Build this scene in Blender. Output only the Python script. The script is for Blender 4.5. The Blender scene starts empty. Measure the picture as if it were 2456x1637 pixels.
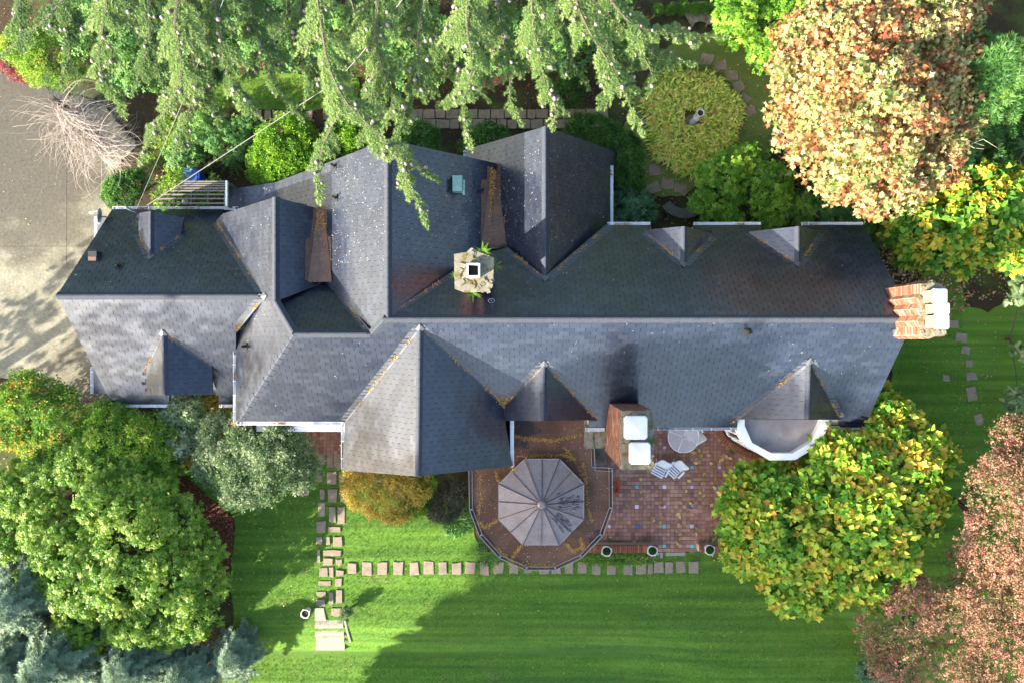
import bpy, math, random
import numpy as np
from mathutils import Vector, Matrix
from mathutils.geometry import delaunay_2d_cdt

# ------------------------------------------------------------------ camera, sky, sun, exposure
F, H, CX, CY = 1800.0, 30.0, 1228.0, 818.5          # lens in photo pixels, drone height, photo centre
S = bpy.context.scene
COL = S.collection
cam = bpy.data.cameras.new("camera"); camo = bpy.data.objects.new("camera", cam); COL.objects.link(camo)
cam.sensor_width = 36.0; cam.lens = 36.0 * F / 2456.0
cam.clip_start = 0.1; cam.clip_end = 2000
camo.location = (0, 0, H); camo.rotation_euler = (0, 0, 0)
S.camera = camo

SUN_AZ, SUN_EL = 32.0, 23.0                          # heading of the light on the ground, height of the sun
W = bpy.data.worlds.new("World"); S.world = W; W.use_nodes = True
nt = W.node_tree; bg = nt.nodes["Background"]
sky = nt.nodes.new("ShaderNodeTexSky"); sky.sky_type = 'NISHITA'; sky.sun_disc = False
sky.sun_elevation = math.radians(SUN_EL); sky.sun_rotation = math.radians(270.0 - SUN_AZ)
sky.air_density = 1.0; sky.dust_density = 2.2; sky.ozone_density = 1.5
nt.links.new(sky.outputs[0], bg.inputs[0]); bg.inputs[1].default_value = 0.15
sl = bpy.data.lights.new("sun", 'SUN'); sl.energy = 5.0; sl.angle = math.radians(0.5); sl.color = (1.0, 0.93, 0.80)
so = bpy.data.objects.new("sun", sl); COL.objects.link(so)
_a, _e = math.radians(SUN_AZ), math.radians(SUN_EL)
so.rotation_euler = Vector((math.cos(_a)*math.cos(_e), math.sin(_a)*math.cos(_e), -math.sin(_e))).to_track_quat('-Z', 'Y').to_euler()
so.location = (-30, -20, 40)
S.view_settings.view_transform = 'Standard'; S.view_settings.look = 'None'
S.view_settings.exposure = 2.2; S.view_settings.gamma = 1.0; S.view_settings.use_curve_mapping = False
S.cycles.max_bounces = 6; S.cycles.diffuse_bounces = 3; S.cycles.transparent_max_bounces = 8

rng = np.random.default_rng(7); random.seed(7)
R = random.random
def ru(a, b): return a + (b-a)*random.random()

# ------------------------------------------------------------------ helpers
def P(u, v, z=0.0): return Vector(((u-CX)/F*(H-z), -(v-CY)/F*(H-z), z))
def PX(p): return (CX + p[0]*F/(H-p[2]), CY - p[1]*F/(H-p[2]))
def smooth(a, b, x):
    t = min(1, max(0, (x-a)/(b-a))); return t*t*(3-2*t)
def gz(x, y): return -0.62*smooth(-11.1, -12.7, y)*smooth(9.0, 4.0, x)
def G(u, v, dz=0.0):                                  # photo pixel -> point on the ground
    z = 0.0
    for _ in range(4):
        p = P(u, v, z); z = gz(p.x, p.y)
    p = P(u, v, z); p.z = z + dz; return p
class Plane:
    def __init__(s, a, b, c):
        s.n = (b-a).cross(c-a).normalized()
        if s.n.z < 0: s.n = -s.n
        s.d = s.n.dot(a)
    def hit(s, u, v, lift=0.0):
        o = Vector((0, 0, H)); d = P(u, v, 0) - o
        t = (s.d + lift - s.n.dot(o)) / s.n.dot(d)
        return o + d*t
    def z(s, x, y): return (s.d - s.n.x*x - s.n.y*y)/s.n.z

def link(o, parent=None, local=False):
    COL.objects.link(o)
    if parent is not None:
        o.parent = parent
        if not local and parent.type == 'EMPTY':
            o.matrix_parent_inverse = Matrix.Translation(-Vector(parent.location))
    return o
def tag(o, label=None, cat=None, group=None, kind=None):
    if label: o["label"] = label
    if cat: o["category"] = cat
    if group: o["group"] = group
    if kind: o["kind"] = kind
    return o
def thing(name, label, cat, loc=(0, 0, 0), group=None, rz=0.0):
    o = bpy.data.objects.new(name, None); o.empty_display_size = 0.3
    o.location = loc; o.rotation_euler = (0, 0, rz); COL.objects.link(o)
    return tag(o, label, cat, group)
def mesh_py(name, V, Fc, mats, mi=None, rnd=None, smooth_=False):
    me = bpy.data.meshes.new(name); me.from_pydata([tuple(v) for v in V], [], Fc)
    for m in (mats if isinstance(mats, (list, tuple)) else [mats]): me.materials.append(m)
    if mi is not None: me.polygons.foreach_set('material_index', mi)
    if smooth_: me.polygons.foreach_set('use_smooth', [True]*len(me.polygons))
    if rnd is not None:
        at = me.attributes.new('rnd', 'FLOAT', 'FACE'); at.data.foreach_set('value', rnd)
    me.update(); return me
def mesh_tri(name, V, T, mat, rnd=None, smooth_=False):
    me = bpy.data.meshes.new(name); V = np.asarray(V, np.float32).reshape(-1, 3); T = np.asarray(T, np.int32).reshape(-1, 3)
    me.vertices.add(len(V)); me.vertices.foreach_set('co', V.ravel())
    me.loops.add(len(T)*3); me.loops.foreach_set('vertex_index', T.ravel())
    me.polygons.add(len(T)); me.polygons.foreach_set('loop_start', np.arange(0, len(T)*3, 3, dtype=np.int32))
    me.polygons.foreach_set('loop_total', np.full(len(T), 3, np.int32))
    if smooth_: me.polygons.foreach_set('use_smooth', np.ones(len(T), bool))
    me.materials.append(mat)
    if rnd is not None:
        at = me.attributes.new('rnd', 'FLOAT', 'FACE'); at.data.foreach_set('value', np.asarray(rnd, np.float32))
    me.update(calc_edges=True); return me
def ob(name, me, parent=None, local=False, kind=None):
    o = bpy.data.objects.new(name, me); link(o, parent, local)
    if kind: o["kind"] = kind
    return o

class MB:                                             # collects simple solids into one mesh
    def __init__(s): s.V, s.F, s.M, s.R = [], [], [], []
    def add(s, V, Fc, m=0, r=0.5):
        k = len(s.V); s.V += [Vector(v) for v in V]
        for f in Fc: s.F.append([i+k for i in f]); s.M.append(m); s.R.append(r)
    def box(s, c, size, rz=0.0, m=0, r=0.5, rot=None):
        hx, hy, hz = size[0]/2, size[1]/2, size[2]/2
        Mx = rot if rot is not None else Matrix.Rotation(rz, 3, 'Z'); c = Vector(c)
        V = [c + Mx @ Vector((x*hx, y*hy, z*hz)) for z in (-1, 1) for x, y in ((-1, -1), (1, -1), (1, 1), (-1, 1))]
        s.add(V, [(3, 2, 1, 0), (4, 5, 6, 7), (0, 1, 5, 4), (1, 2, 6, 5), (2, 3, 7, 6), (3, 0, 4, 7)], m, r)
    def bar(s, a, b, w, h, m=0, r=0.5, up=Vector((0, 0, 1))):
        a, b = Vector(a), Vector(b); d = (b-a); L = d.length
        if L < 1e-6: return
        d /= L; sx = d.cross(up)
        if sx.length < 1e-4: sx = d.cross(Vector((0, 1, 0)))
        sx.normalize(); uz = sx.cross(d)
        s.box((a+b)/2, (L, w, h), m=m, r=r, rot=Matrix((d, sx, uz)).transposed())
    def prism(s, pts, z0, z1, m=0, r=0.5, mtop=None, top=True):
        n = len(pts); area = sum(pts[i][0]*pts[(i+1) % n][1]-pts[(i+1) % n][0]*pts[i][1] for i in range(n))
        pts = list(pts) if area > 0 else list(pts)[::-1]
        V = [(p[0], p[1], z0) for p in pts] + [(p[0], p[1], z1) for p in pts]
        s.add(V, [(i, (i+1) % n, n+(i+1) % n, n+i) for i in range(n)], m, r)
        if top: s.add(V[n:], [tuple(range(n))], m if mtop is None else mtop, r)
    def tube(s, pts, rad, k=6, m=0, r=0.5, cap=True):
        pts = [Vector(p) for p in pts]; n = len(pts)
        if not hasattr(rad, '__len__'): rad = [rad]*n
        base = len(s.V); up = Vector((0.13, 0.21, 0.97))
        for i, p in enumerate(pts):
            d = (pts[min(i+1, n-1)]-pts[max(i-1, 0)]).normalized(); a = d.cross(up)
            if a.length < 0.05: a = d.cross(Vector((1, 0, 0)))
            a.normalize(); b = d.cross(a)
            for j in range(k):
                t = 2*math.pi*j/k; s.V.append(p + (a*math.cos(t)+b*math.sin(t))*rad[i])
        for i in range(n-1):
            for j in range(k):
                s.F.append([base+i*k+j, base+i*k+(j+1) % k, base+(i+1)*k+(j+1) % k, base+(i+1)*k+j]); s.M.append(m); s.R.append(r)
        if cap:
            s.F.append([base+(n-1)*k+j for j in range(k)]); s.M.append(m); s.R.append(r)
            s.F.append([base+j for j in range(k)][::-1]); s.M.append(m); s.R.append(r)
    def lathe(s, c, prof, k=20, m=0, r=0.5):          # prof: (radius, z) list
        c = Vector(c); base = len(s.V)
        for (rr, z) in prof:
            for j in range(k):
                t = 2*math.pi*j/k; s.V.append(c + Vector((rr*math.cos(t), rr*math.sin(t), z)))
        for i in range(len(prof)-1):
            for j in range(k):
                s.F.append([base+i*k+j, base+i*k+(j+1) % k, base+(i+1)*k+(j+1) % k, base+(i+1)*k+j]); s.M.append(m); s.R.append(r)
    def build(s, name, mats, parent=None, local=False, kind=None, smooth_=False):
        return ob(name, mesh_py(name, s.V, s.F, mats, s.M, s.R, smooth_), parent, local, kind)

def inpoly(px, py, poly):
    px = np.asarray(px); py = np.asarray(py); c = np.zeros(px.shape, bool); n = len(poly)
    for i in range(n):
        x1, y1 = poly[i]; x2, y2 = poly[(i+1) % n]
        if y1 == y2: continue
        cond = ((y1 > py) != (y2 > py)) & (px < (x2-x1)*(py-y1)/(y2-y1)+x1); c ^= cond
    return c
def sample_poly(poly, n):
    xs = [p[0] for p in poly]; ys = [p[1] for p in poly]; out = []
    tot = 0
    while tot < n:
        q = rng.random((max(n*2, 50), 2))*[max(xs)-min(xs), max(ys)-min(ys)]+[min(xs), min(ys)]
        q = q[inpoly(q[:, 0], q[:, 1], poly)]; out.append(q); tot += len(q)
    return np.concatenate(out)[:n]
def gz_np(x, y):
    t = np.clip((y+11.1)/(-1.6), 0, 1); a = t*t*(3-2*t); t2 = np.clip((x-9.0)/(-5.0), 0, 1)
    return -0.62*a*t2*t2*(3-2*t2)
def G_np(q, dz=0.0):
    z = np.zeros(len(q))
    for _ in range(3):
        x = (q[:, 0]-CX)/F*(H-z); y = -(q[:, 1]-CY)/F*(H-z); z = gz_np(x, y)
    return np.stack([x, y, z+dz], 1)
def jag(poly, step=14, amp=4.0):                      # roughen a garden outline
    out = []; n = len(poly)
    for i in range(n):
        a, b = poly[i], poly[(i+1) % n]; L = math.hypot(b[0]-a[0], b[1]-a[1]); k = max(1, int(L/step))
        for j in range(k):
            t = j/k; out.append((a[0]+(b[0]-a[0])*t+ru(-amp, amp), a[1]+(b[1]-a[1])*t+ru(-amp, amp)))
    return out

# ------------------------------------------------------------------ materials
def newmat(name):
    m = bpy.data.materials.new(name); m.use_nodes = True; t = m.node_tree
    b = t.nodes["Principled BSDF"]; return m, t, b
def ramp(t, cols):
    r = t.nodes.new("ShaderNodeValToRGB"); el = r.color_ramp.elements
    while len(el) < len(cols): el.new(0.5)
    for e, (p, c) in zip(el, cols): e.position = p; e.color = (*c, 1)
    return r
def noise(t, scale, detail=4, rough=0.6, vec=None, stretch=None):
    n = t.nodes.new("ShaderNodeTexNoise"); n.inputs['Scale'].default_value = scale; n.inputs['Detail'].default_value = detail
    n.inputs['Roughness'].default_value = rough
    g = t.nodes.new("ShaderNodeNewGeometry")
    if stretch:
        mp = t.nodes.new("ShaderNodeMapping"); mp.inputs['Scale'].default_value = stretch
        t.links.new(g.outputs['Position'], mp.inputs['Vector']); t.links.new(mp.outputs[0], n.inputs['Vector'])
    else: t.links.new(g.outputs['Position'], n.inputs['Vector'])
    return n
def mixc(t, a, b, fac, mode='MIX'):
    m = t.nodes.new("ShaderNodeMix"); m.data_type = 'RGBA'; m.blend_type = mode
    for sock, val in ((m.inputs[6], a), (m.inputs[7], b)):
        if hasattr(val, 'links') or hasattr(val, 'is_linked'): t.links.new(val, sock)
        else: sock.default_value = (*val, 1)
    if hasattr(fac, 'is_linked'): t.links.new(fac, m.inputs[0])
    else: m.inputs[0].default_value = fac
    return m.outputs[2]
def bump(t, b, src, strength=0.3, dist=0.02):
    bp = t.nodes.new("ShaderNodeBump"); bp.inputs['Strength'].default_value = strength; bp.inputs['Distance'].default_value = dist
    t.links.new(src, bp.inputs['Height']); t.links.new(bp.outputs[0], b.inputs['Normal'])
def attr(t):
    a = t.nodes.new("ShaderNodeAttribute"); a.attribute_name = 'rnd'; return a.outputs['Fac']
def mat(name, cols, scale=3.0, rough=0.8, fine=None, bmp=0.0, byattr=False, spec=0.3, metal=0.0, detail=5, stretch=None, extra=None):
    """colour ramp over noise (or over each piece's random value), a finer noise over it, a little relief"""
    m, t, b = newmat(name); n = noise(t, scale, detail, 0.6, stretch=stretch)
    if len(cols) == 1: cols = [(0.0, tuple(c*0.85 for c in cols[0])), (1.0, tuple(min(1, c*1.15) for c in cols[0]))]
    elif not isinstance(cols[0][1], (tuple, list)): cols = [(i/(len(cols)-1), c) for i, c in enumerate(cols)]
    r = ramp(t, cols); t.links.new(attr(t) if byattr else n.outputs[0], r.inputs[0]); c = r.outputs[0]
    if byattr:
        r2 = ramp(t, [(0.3, (0.75,)*3), (0.7, (1.2,)*3)]); t.links.new(n.outputs[0], r2.inputs[0]); c = mixc(t, c, r2.outputs[0], 1.0, 'MULTIPLY')
    if fine:
        n2 = noise(t, fine, 3, 0.7); r3 = ramp(t, [(0.3, (0.7,)*3), (0.7, (1.25,)*3)]); t.links.new(n2.outputs[0], r3.inputs[0])
        c = mixc(t, c, r3.outputs[0], 1.0, 'MULTIPLY')
    if extra:
        for (sc, lo, hi, colr, amt) in extra:         # patches of another colour
            n4 = noise(t, sc, 6, 0.65); r4 = ramp(t, [(lo, (0, 0, 0)), (hi, (amt,)*3)]); t.links.new(n4.outputs[0], r4.inputs[0])
            c = mixc(t, c, colr, r4.outputs[0])
    t.links.new(c, b.inputs['Base Color']); b.inputs['Roughness'].default_value = rough
    b.inputs['Specular IOR Level'].default_value = spec; b.inputs['Metallic'].default_value = metal
    if bmp: bump(t, b, (n2 if fine else n).outputs[0], bmp)
    return m
def leafmat(name, cols, trans=0.36, rough=0.5, spec=0.22, patch=0.3):
    m, t, b = newmat(name); cols = [(i/(max(1, len(cols)-1)), c) for i, c in enumerate(cols)]
    r = ramp(t, cols); n = noise(t, 0.9, 3, 0.5)
    mth = t.nodes.new("ShaderNodeMath"); mth.operation = 'MULTIPLY_ADD'; mth.inputs[1].default_value = patch*2; mth.inputs[2].default_value = -patch
    t.links.new(n.outputs[0], mth.inputs[0])
    ad = t.nodes.new("ShaderNodeMath"); ad.operation = 'ADD'; ad.use_clamp = True
    t.links.new(attr(t), ad.inputs[0]); t.links.new(mth.outputs[0], ad.inputs[1]); t.links.new(ad.outputs[0], r.inputs[0])
    t.links.new(r.outputs[0], b.inputs['Base Color']); b.inputs['Roughness'].default_value = rough; b.inputs['Specular IOR Level'].default_value = spec
    tr = t.nodes.new("ShaderNodeBsdfTranslucent"); t.links.new(r.outputs[0], tr.inputs[0])
    mx = t.nodes.new("ShaderNodeMixShader"); mx.inputs[0].default_value = trans
    t.links.new(b.outputs[0], mx.inputs[1]); t.links.new(tr.outputs[0], mx.inputs[2])
    t.links.new(mx.outputs[0], t.nodes["Material Output"].inputs[0]); return m

M = {}
M['slate'] = mat('slate', [(0, (.011, .015, .027)), (.5, (.016, .021, .034)), (1, (.024, .030, .044))], 1.3, 0.36, 25, 0.08, byattr=True, spec=0.55)
M['slate'].node_tree.nodes['Principled BSDF'].inputs['Coat Weight'].default_value = .30; M['slate'].node_tree.nodes['Principled BSDF'].inputs['Coat Roughness'].default_value = .22; M['slate'].node_tree.nodes['Principled BSDF'].inputs['Coat IOR'].default_value = 1.7
_t = M['slate'].node_tree; _b = _t.nodes['Principled BSDF']; _n = noise(_t, .7, 5, .6); _r = _t.nodes.new("ShaderNodeMapRange"); _r.inputs[1].default_value = .35; _r.inputs[2].default_value = .65; _r.inputs[3].default_value = .15; _r.inputs[4].default_value = .36; _t.links.new(_n.outputs[0], _r.inputs[0]); _t.links.new(_r.outputs[0], _b.inputs['Coat Roughness'])
M['ridge'] = mat('slate_ridge', [(0, (.040, .045, .056)), (1, (.062, .068, .080))], 3, 0.75, 25, 0.08, spec=0.12)
M['flash'] = mat('lead_flashing', [(.075, .08, .088)], 4, 0.45, 30, 0.1, spec=0.5)
M['deck'] = mat('roof_underlay', [(.03, .03, .035)], 4, 0.8)
M['white'] = mat('white_paint', [(0, (.70, .70, .69)), (1, (.80, .80, .79))], 3, 0.45, extra=[(6, .58, .75, (.45, .42, .36), .5)])
M['cap'] = mat('chimney_cap_white', [(0, (.47, .475, .48)), (1, (.56, .565, .57))], 2, 0.6, spec=.15, extra=[(30, .66, .72, (.25, .25, .26), .7), (3, .55, .7, (.36, .36, .34), .5)])
M['plastic'] = mat('white_resin', [(.74, .76, .78)], 3, 0.35)
M['wall'] = mat('cream_render', [(.55, .50, .42)], 2, 0.8)
M['brick'] = mat('brick', [(0, (.145, .046, .024)), (.35, (.20, .072, .038)), (.7, (.24, .10, .055)), (.9, (.23, .13, .085)), (1, (.32, .27, .21))], 9, 0.85, 40, 0.3, byattr=True, extra=[(4, .60, .72, (.42, .37, .29), .6)])
M['mortar'] = mat('mortar', [(.42, .36, .29)], 10, 0.9, 40)
M['mossy'] = mat('mossy_concrete', [(0, (.085, .075, .052)), (.5, (.19, .17, .125)), (1, (.30, .27, .21))], 5, 0.9, 35, 0.4, extra=[(4.5, .52, .60, (.11, .085, .02), .9), (14, .55, .66, (.16, .14, .04), .8)])
M['terracotta'] = mat('terracotta_flue', [(.50, .27, .12)], 8, 0.7)
M['black'] = mat('black', [(.008, .008, .008)], 3, 0.9)
M['copper'] = mat('weathered_copper', [(0, (.10, .058, .040)), (.5, (.155, .095, .068)), (1, (.21, .14, .105))], 3, 0.55, 20, 0.1, spec=0.2, extra=[(3, .56, .68, (.26, .12, .03), .6), (26, .60, .66, (.40, .19, .04), .7)])
M['verdigris'] = mat('green_copper', [(0, (.16, .30, .25)), (1, (.27, .42, .36))], 8, 0.55, extra=[(5, .6, .66, (.28, .08, .05), .8)])
M['darkmetal'] = mat('dark_vent', [(.03, .03, .03)], 8, 0.5)
M['greymetal'] = mat('grey_metal', [(.30, .32, .35)], 8, 0.4, metal=0.6)
M['flatroof'] = mat('flat_roof_felt', [(0, (.045, .022, .011)), (.45, (.09, .045, .023)), (.6, (.13, .068, .038)), (1, (.15, .115, .055))], 0.9, 0.5, 18, 0.1, spec=0.22, extra=[(.55, .58, .62, (.028, .022, .022), .85)])
M['oct'] = mat('canopy_metal', [(0, (.12, .095, .082)), (.5, (.20, .165, .15)), (1, (.27, .225, .205))], 2.5, 0.42, 24, 0.05, spec=0.35, metal=0.1, extra=[(34, .66, .70, (.6, .58, .6), .8), (1.1, .60, .72, (.30, .22, .10), .5)])
M['stain'] = mat('dark_stain', [(.05, .04, .045)], 9, 0.5)
M['tile'] = mat('quarry_tile', [(0, (.22, .110, .078)), (.5, (.32, .165, .118)), (1, (.42, .225, .155))], 1.0, 0.65, 30, 0.1, byattr=True, spec=0.2)
M['grout'] = mat('grout', [(.26, .165, .12)], 2.0, 0.9, 20, extra=[(.5, .58, .66, (.48, .40, .34), .8)])
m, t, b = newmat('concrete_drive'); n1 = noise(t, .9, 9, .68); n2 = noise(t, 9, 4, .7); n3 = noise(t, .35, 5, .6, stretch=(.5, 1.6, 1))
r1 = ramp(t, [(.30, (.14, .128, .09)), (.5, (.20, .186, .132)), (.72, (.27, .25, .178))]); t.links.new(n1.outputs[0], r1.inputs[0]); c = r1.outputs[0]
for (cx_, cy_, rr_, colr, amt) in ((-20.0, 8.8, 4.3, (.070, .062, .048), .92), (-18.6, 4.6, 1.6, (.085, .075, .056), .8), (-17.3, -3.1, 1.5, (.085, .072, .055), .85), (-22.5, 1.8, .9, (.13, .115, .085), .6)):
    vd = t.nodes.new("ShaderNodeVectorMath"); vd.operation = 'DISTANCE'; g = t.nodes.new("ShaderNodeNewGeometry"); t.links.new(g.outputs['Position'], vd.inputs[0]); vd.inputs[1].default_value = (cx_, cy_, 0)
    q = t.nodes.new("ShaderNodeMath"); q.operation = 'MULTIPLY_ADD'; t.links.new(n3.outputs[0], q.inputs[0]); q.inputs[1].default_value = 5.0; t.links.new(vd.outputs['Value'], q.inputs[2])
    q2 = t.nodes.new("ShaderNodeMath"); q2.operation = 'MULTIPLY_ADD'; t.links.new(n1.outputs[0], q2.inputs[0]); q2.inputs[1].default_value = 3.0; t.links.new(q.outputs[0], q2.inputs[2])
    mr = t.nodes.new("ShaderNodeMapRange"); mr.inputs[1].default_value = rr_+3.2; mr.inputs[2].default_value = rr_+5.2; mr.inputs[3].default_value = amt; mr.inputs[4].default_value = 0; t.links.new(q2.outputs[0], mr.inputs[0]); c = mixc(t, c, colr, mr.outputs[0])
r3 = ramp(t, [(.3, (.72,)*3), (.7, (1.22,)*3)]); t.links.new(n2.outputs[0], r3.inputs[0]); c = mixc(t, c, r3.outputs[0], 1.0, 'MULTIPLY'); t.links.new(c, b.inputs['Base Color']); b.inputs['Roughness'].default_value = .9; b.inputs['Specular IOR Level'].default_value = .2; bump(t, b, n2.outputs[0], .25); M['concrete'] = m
M['soil'] = mat('bark_mulch', [(0, (.016, .012, .006)), (.5, (.038, .026, .012)), (1, (.07, .048, .022))], 9, 0.95, 40, 0.8, extra=[(.5, .48, .60, (.06, .085, .015), .75)])
M['mulch'] = mat('red_mulch', [(0, (.04, .014, .01)), (1, (.13, .045, .025))], 12, 0.95, 50, 0.8)
M['lawn'] = mat('lawn', [(0, (.050, .125, .012)), (.5, (.082, .172, .017)), (1, (.13, .20, .03))], 1.1, 0.9, 22, 0.6, stretch=(.45, 1.4, 1), extra=[(.6, .60, .72, (.13, .115, .05), .45)])
_t = M['lawn'].node_tree; _b = _t.nodes['Principled BSDF']; _l = _b.inputs['Base Color'].links[0].from_socket; _n = noise(_t, 1.0, 3, .5, stretch=(.10, 3.2, 1)); _r = ramp(_t, [(.36, (.70, .74, .70)), (.64, (1.28, 1.22, 1.1))]); _t.links.new(_n.outputs[0], _r.inputs[0])
_t.links.new(mixc(_t, _l, _r.outputs[0], 1.0, 'MULTIPLY'), _b.inputs['Base Color'])
M['mossy_lawn'] = mat('shaded_lawn', [(0, (.08, .125, .018)), (.5, (.13, .165, .03)), (1, (.22, .17, .06))], 1.6, 0.9, 22, 0.6)
M['grass'] = leafmat('grass_blades', [(.052, .140, .012), (.092, .205, .017), (.14, .245, .026), (.24, .28, .06)], .3, .6, .25, .4)
M['stone'] = mat('pebble_paver', [(0, (.14, .105, .07)), (.5, (.24, .185, .13)), (1, (.36, .29, .20))], 5, 0.9, 45, 0.6, extra=[(60, .60, .66, (.50, .44, .36), .6), (2.5, .58, .72, (.10, .11, .04), .5)])
M['flag'] = mat('flagstone', [(0, (.16, .115, .065)), (1, (.33, .24, .15))], 5, 0.9, 35, 0.5, extra=[(3, .55, .7, (.07, .075, .02), .5)])
M['slab'] = mat('step_slab', [(0, (.22, .19, .14)), (.5, (.30, .27, .21)), (1, (.40, .36, .27))], 4, 0.9, 40, 0.4)
M['rock'] = mat('grey_rock', [(0, (.10, .11, .12)), (1, (.24, .25, .26))], 4, 0.9, 20, 0.6)
M['bench'] = mat('dark_weathered_stone', [(0, (.06, .06, .05)), (1, (.13, .125, .105))], 6, 0.9, 20, .4)
M['statue'] = mat('lichen_stone', [(0, (.30, .28, .22)), (1, (.62, .60, .55))], 7, 0.9, 30, 0.5)
M['bark'] = mat('bark', [(0, (.05, .036, .026)), (1, (.13, .10, .075))], 9, 0.9, 30, 0.6)
M['twig'] = mat('pale_twig', [(0, (.20, .16, .13)), (1, (.42, .36, .31))], 3, 0.8)
M['twigw'] = mat('cream_twig', [(.36, .31, .24)], 3, 0.8)
M['cone'] = mat('cedar_cone', [(0, (.17, .12, .10)), (1, (.34, .27, .24))], 6, 0.8, 30, 0.4)
M['cable'] = mat('cable', [(.16, .155, .15)], 3, 0.8, spec=.1)
M['blue'] = mat('blue_plastic', [(.02, .07, .35)], 3, 0.4)
M['hose'] = mat('orange_hose', [(.60, .10, .03)], 3, 0.45)
M['ceramic'] = mat('white_pot', [(0, (.48, .46, .42)), (1, (.66, .64, .60))], 6, 0.6, 30, .2)
M['frame'] = mat('greywood', [(.16, .14, .12)], 6, 0.8, 30)
M['pavement_roof'] = mat('balcony_felt', [(0, (.10, .075, .07)), (.45, (.26, .23, .22)), (1, (.38, .36, .36))], 1.6, 0.85, 40, .2)
M['gtube'] = mat('downpipe', [(.24, .22, .21)], 3, .5)
mg, tg, bgs = newmat('table_glass'); bgs.inputs['Base Color'].default_value = (.75, .72, .74, 1); bgs.inputs['Roughness'].default_value = .25
_tr = tg.nodes.new("ShaderNodeBsdfTransparent"); _mx = tg.nodes.new("ShaderNodeMixShader"); _mx.inputs[0].default_value = .45
tg.links.new(_tr.outputs[0], _mx.inputs[1]); tg.links.new(bgs.outputs[0], _mx.inputs[2]); tg.links.new(_mx.outputs[0], tg.nodes["Material Output"].inputs[0]); M['tglass'] = mg
mw, tw, bw = newmat('window_glass'); bw.inputs['Base Color'].default_value = (.05, .04, .04, 1); bw.inputs['Roughness'].default_value = .05; bw.inputs['Specular IOR Level'].default_value = .8; M['pane'] = mw
for nm, c in dict(lilac=(.42, .28, .46), pale=(.66, .58, .66), teal=(.05, .30, .33), aqua=(.10, .42, .40), cobalt=(.04, .12, .36), navyw=(.10, .13, .28)).items():
    M[nm] = mat('glazed_'+nm, [c], 6, 0.35)
G_ = dict(
 cedar=[(.034, .085, .032), (.105, .19, .050), (.175, .27, .070), (.26, .34, .105)],
 spruce=[(.055, .090, .050), (.10, .150, .088), (.165, .225, .140), (.235, .295, .19)],
 rhodo=[(.055, .13, .012), (.105, .205, .018), (.18, .27, .028), (.30, .34, .07)],
 rhodo_dark=[(.015, .042, .018), (.028, .070, .030), (.055, .11, .050)],
 box=[(.030, .085, .010), (.055, .125, .015), (.10, .17, .025)],
 bright=[(.035, .095, .010), (.065, .15, .012), (.12, .21, .02), (.20, .26, .03)],
 holly=[(.010, .026, .005), (.022, .050, .009), (.052, .09, .022)],
 silver=[(.075, .13, .045), (.125, .185, .075), (.20, .26, .125), (.30, .34, .20)],
 enki=[(.035, .095, .012), (.055, .13, .016), (.075, .155, .018), (.10, .18, .02), (.13, .20, .025), (.17, .21, .03), (.44, .19, .03)],
 yellowg=[(.05, .12, .012), (.075, .16, .018), (.11, .19, .022), (.17, .23, .03), (.30, .28, .05)],
 gold=[(.12, .14, .02), (.28, .22, .04), (.38, .29, .06), (.40, .25, .07)],
 plum=[(.03, .045, .025), (.06, .07, .045), (.10, .075, .065)],
 magnolia=[(.06, .16, .018), (.11, .22, .02), (.17, .26, .022), (.25, .30, .03), (.36, .32, .04), (.32, .17, .03)],
 bright_y=[(.035, .11, .015), (.06, .16, .015), (.10, .21, .02), (.22, .28, .03), (.40, .33, .03), (.38, .22, .03)],
 maple=[(.48, .13, .07), (.56, .25, .09), (.60, .38, .14), (.66, .52, .22), (.70, .60, .30), (.52, .52, .16), (.30, .40, .10), (.13, .24, .05)],
 redmaple=[(.11, .15, .04), (.20, .17, .07), (.34, .19, .11), (.42, .21, .14), (.48, .30, .19), (.44, .13, .12), (.50, .24, .17)],
 daylily=[(.07, .11, .012), (.15, .18, .022), (.26, .25, .04), (.33, .26, .06), (.24, .13, .03)],
 fern=[(.03, .09, .02), (.06, .14, .03)], fernb=[(.08, .20, .015), (.14, .27, .02)],
 litter=[(.16, .055, .02), (.30, .12, .04), (.36, .20, .08), (.42, .30, .15), (.45, .36, .24)],
 redlitter=[(.09, .025, .015), (.18, .05, .025), (.26, .09, .035), (.34, .16, .06)],
 yleaf=[(.62, .47, .12), (.70, .56, .22), (.58, .36, .08), (.34, .17, .05)],
 needle=[(.50, .23, .04), (.62, .37, .09), (.36, .15, .035)], speck=[(.42, .42, .42), (.55, .55, .55), (.40, .24, .15)],
 pink=[(.30, .07, .08), (.40, .12, .13)], dkhedge=[(.02, .055, .012), (.04, .09, .02), (.08, .13, .025)])
for _k, _f in dict(bright=1.9, dkhedge=2.6, holly=3.4, daylily=3.1, box=2.0, plum=1.5, gold=1.6, yellowg=1.9, enki=1.8, silver=1.2, cedar=.9, spruce=1.5, rhodo=1.4, rhodo_dark=2.6, fern=1.4, maple=.70, magnolia=1.6, bright_y=1.6).items(): G_[_k] = [tuple(min(.7, x*_f) for x in c) for c in G_[_k]]
LM = {k: leafmat('leaf_'+k, v, .36 if k not in ('litter', 'redlitter', 'needle', 'speck') else .1, .5 if k not in ('rhodo', 'holly', 'rhodo_dark') else .36) for k, v in G_.items()}

LM['grass'] = M['grass']
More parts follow.
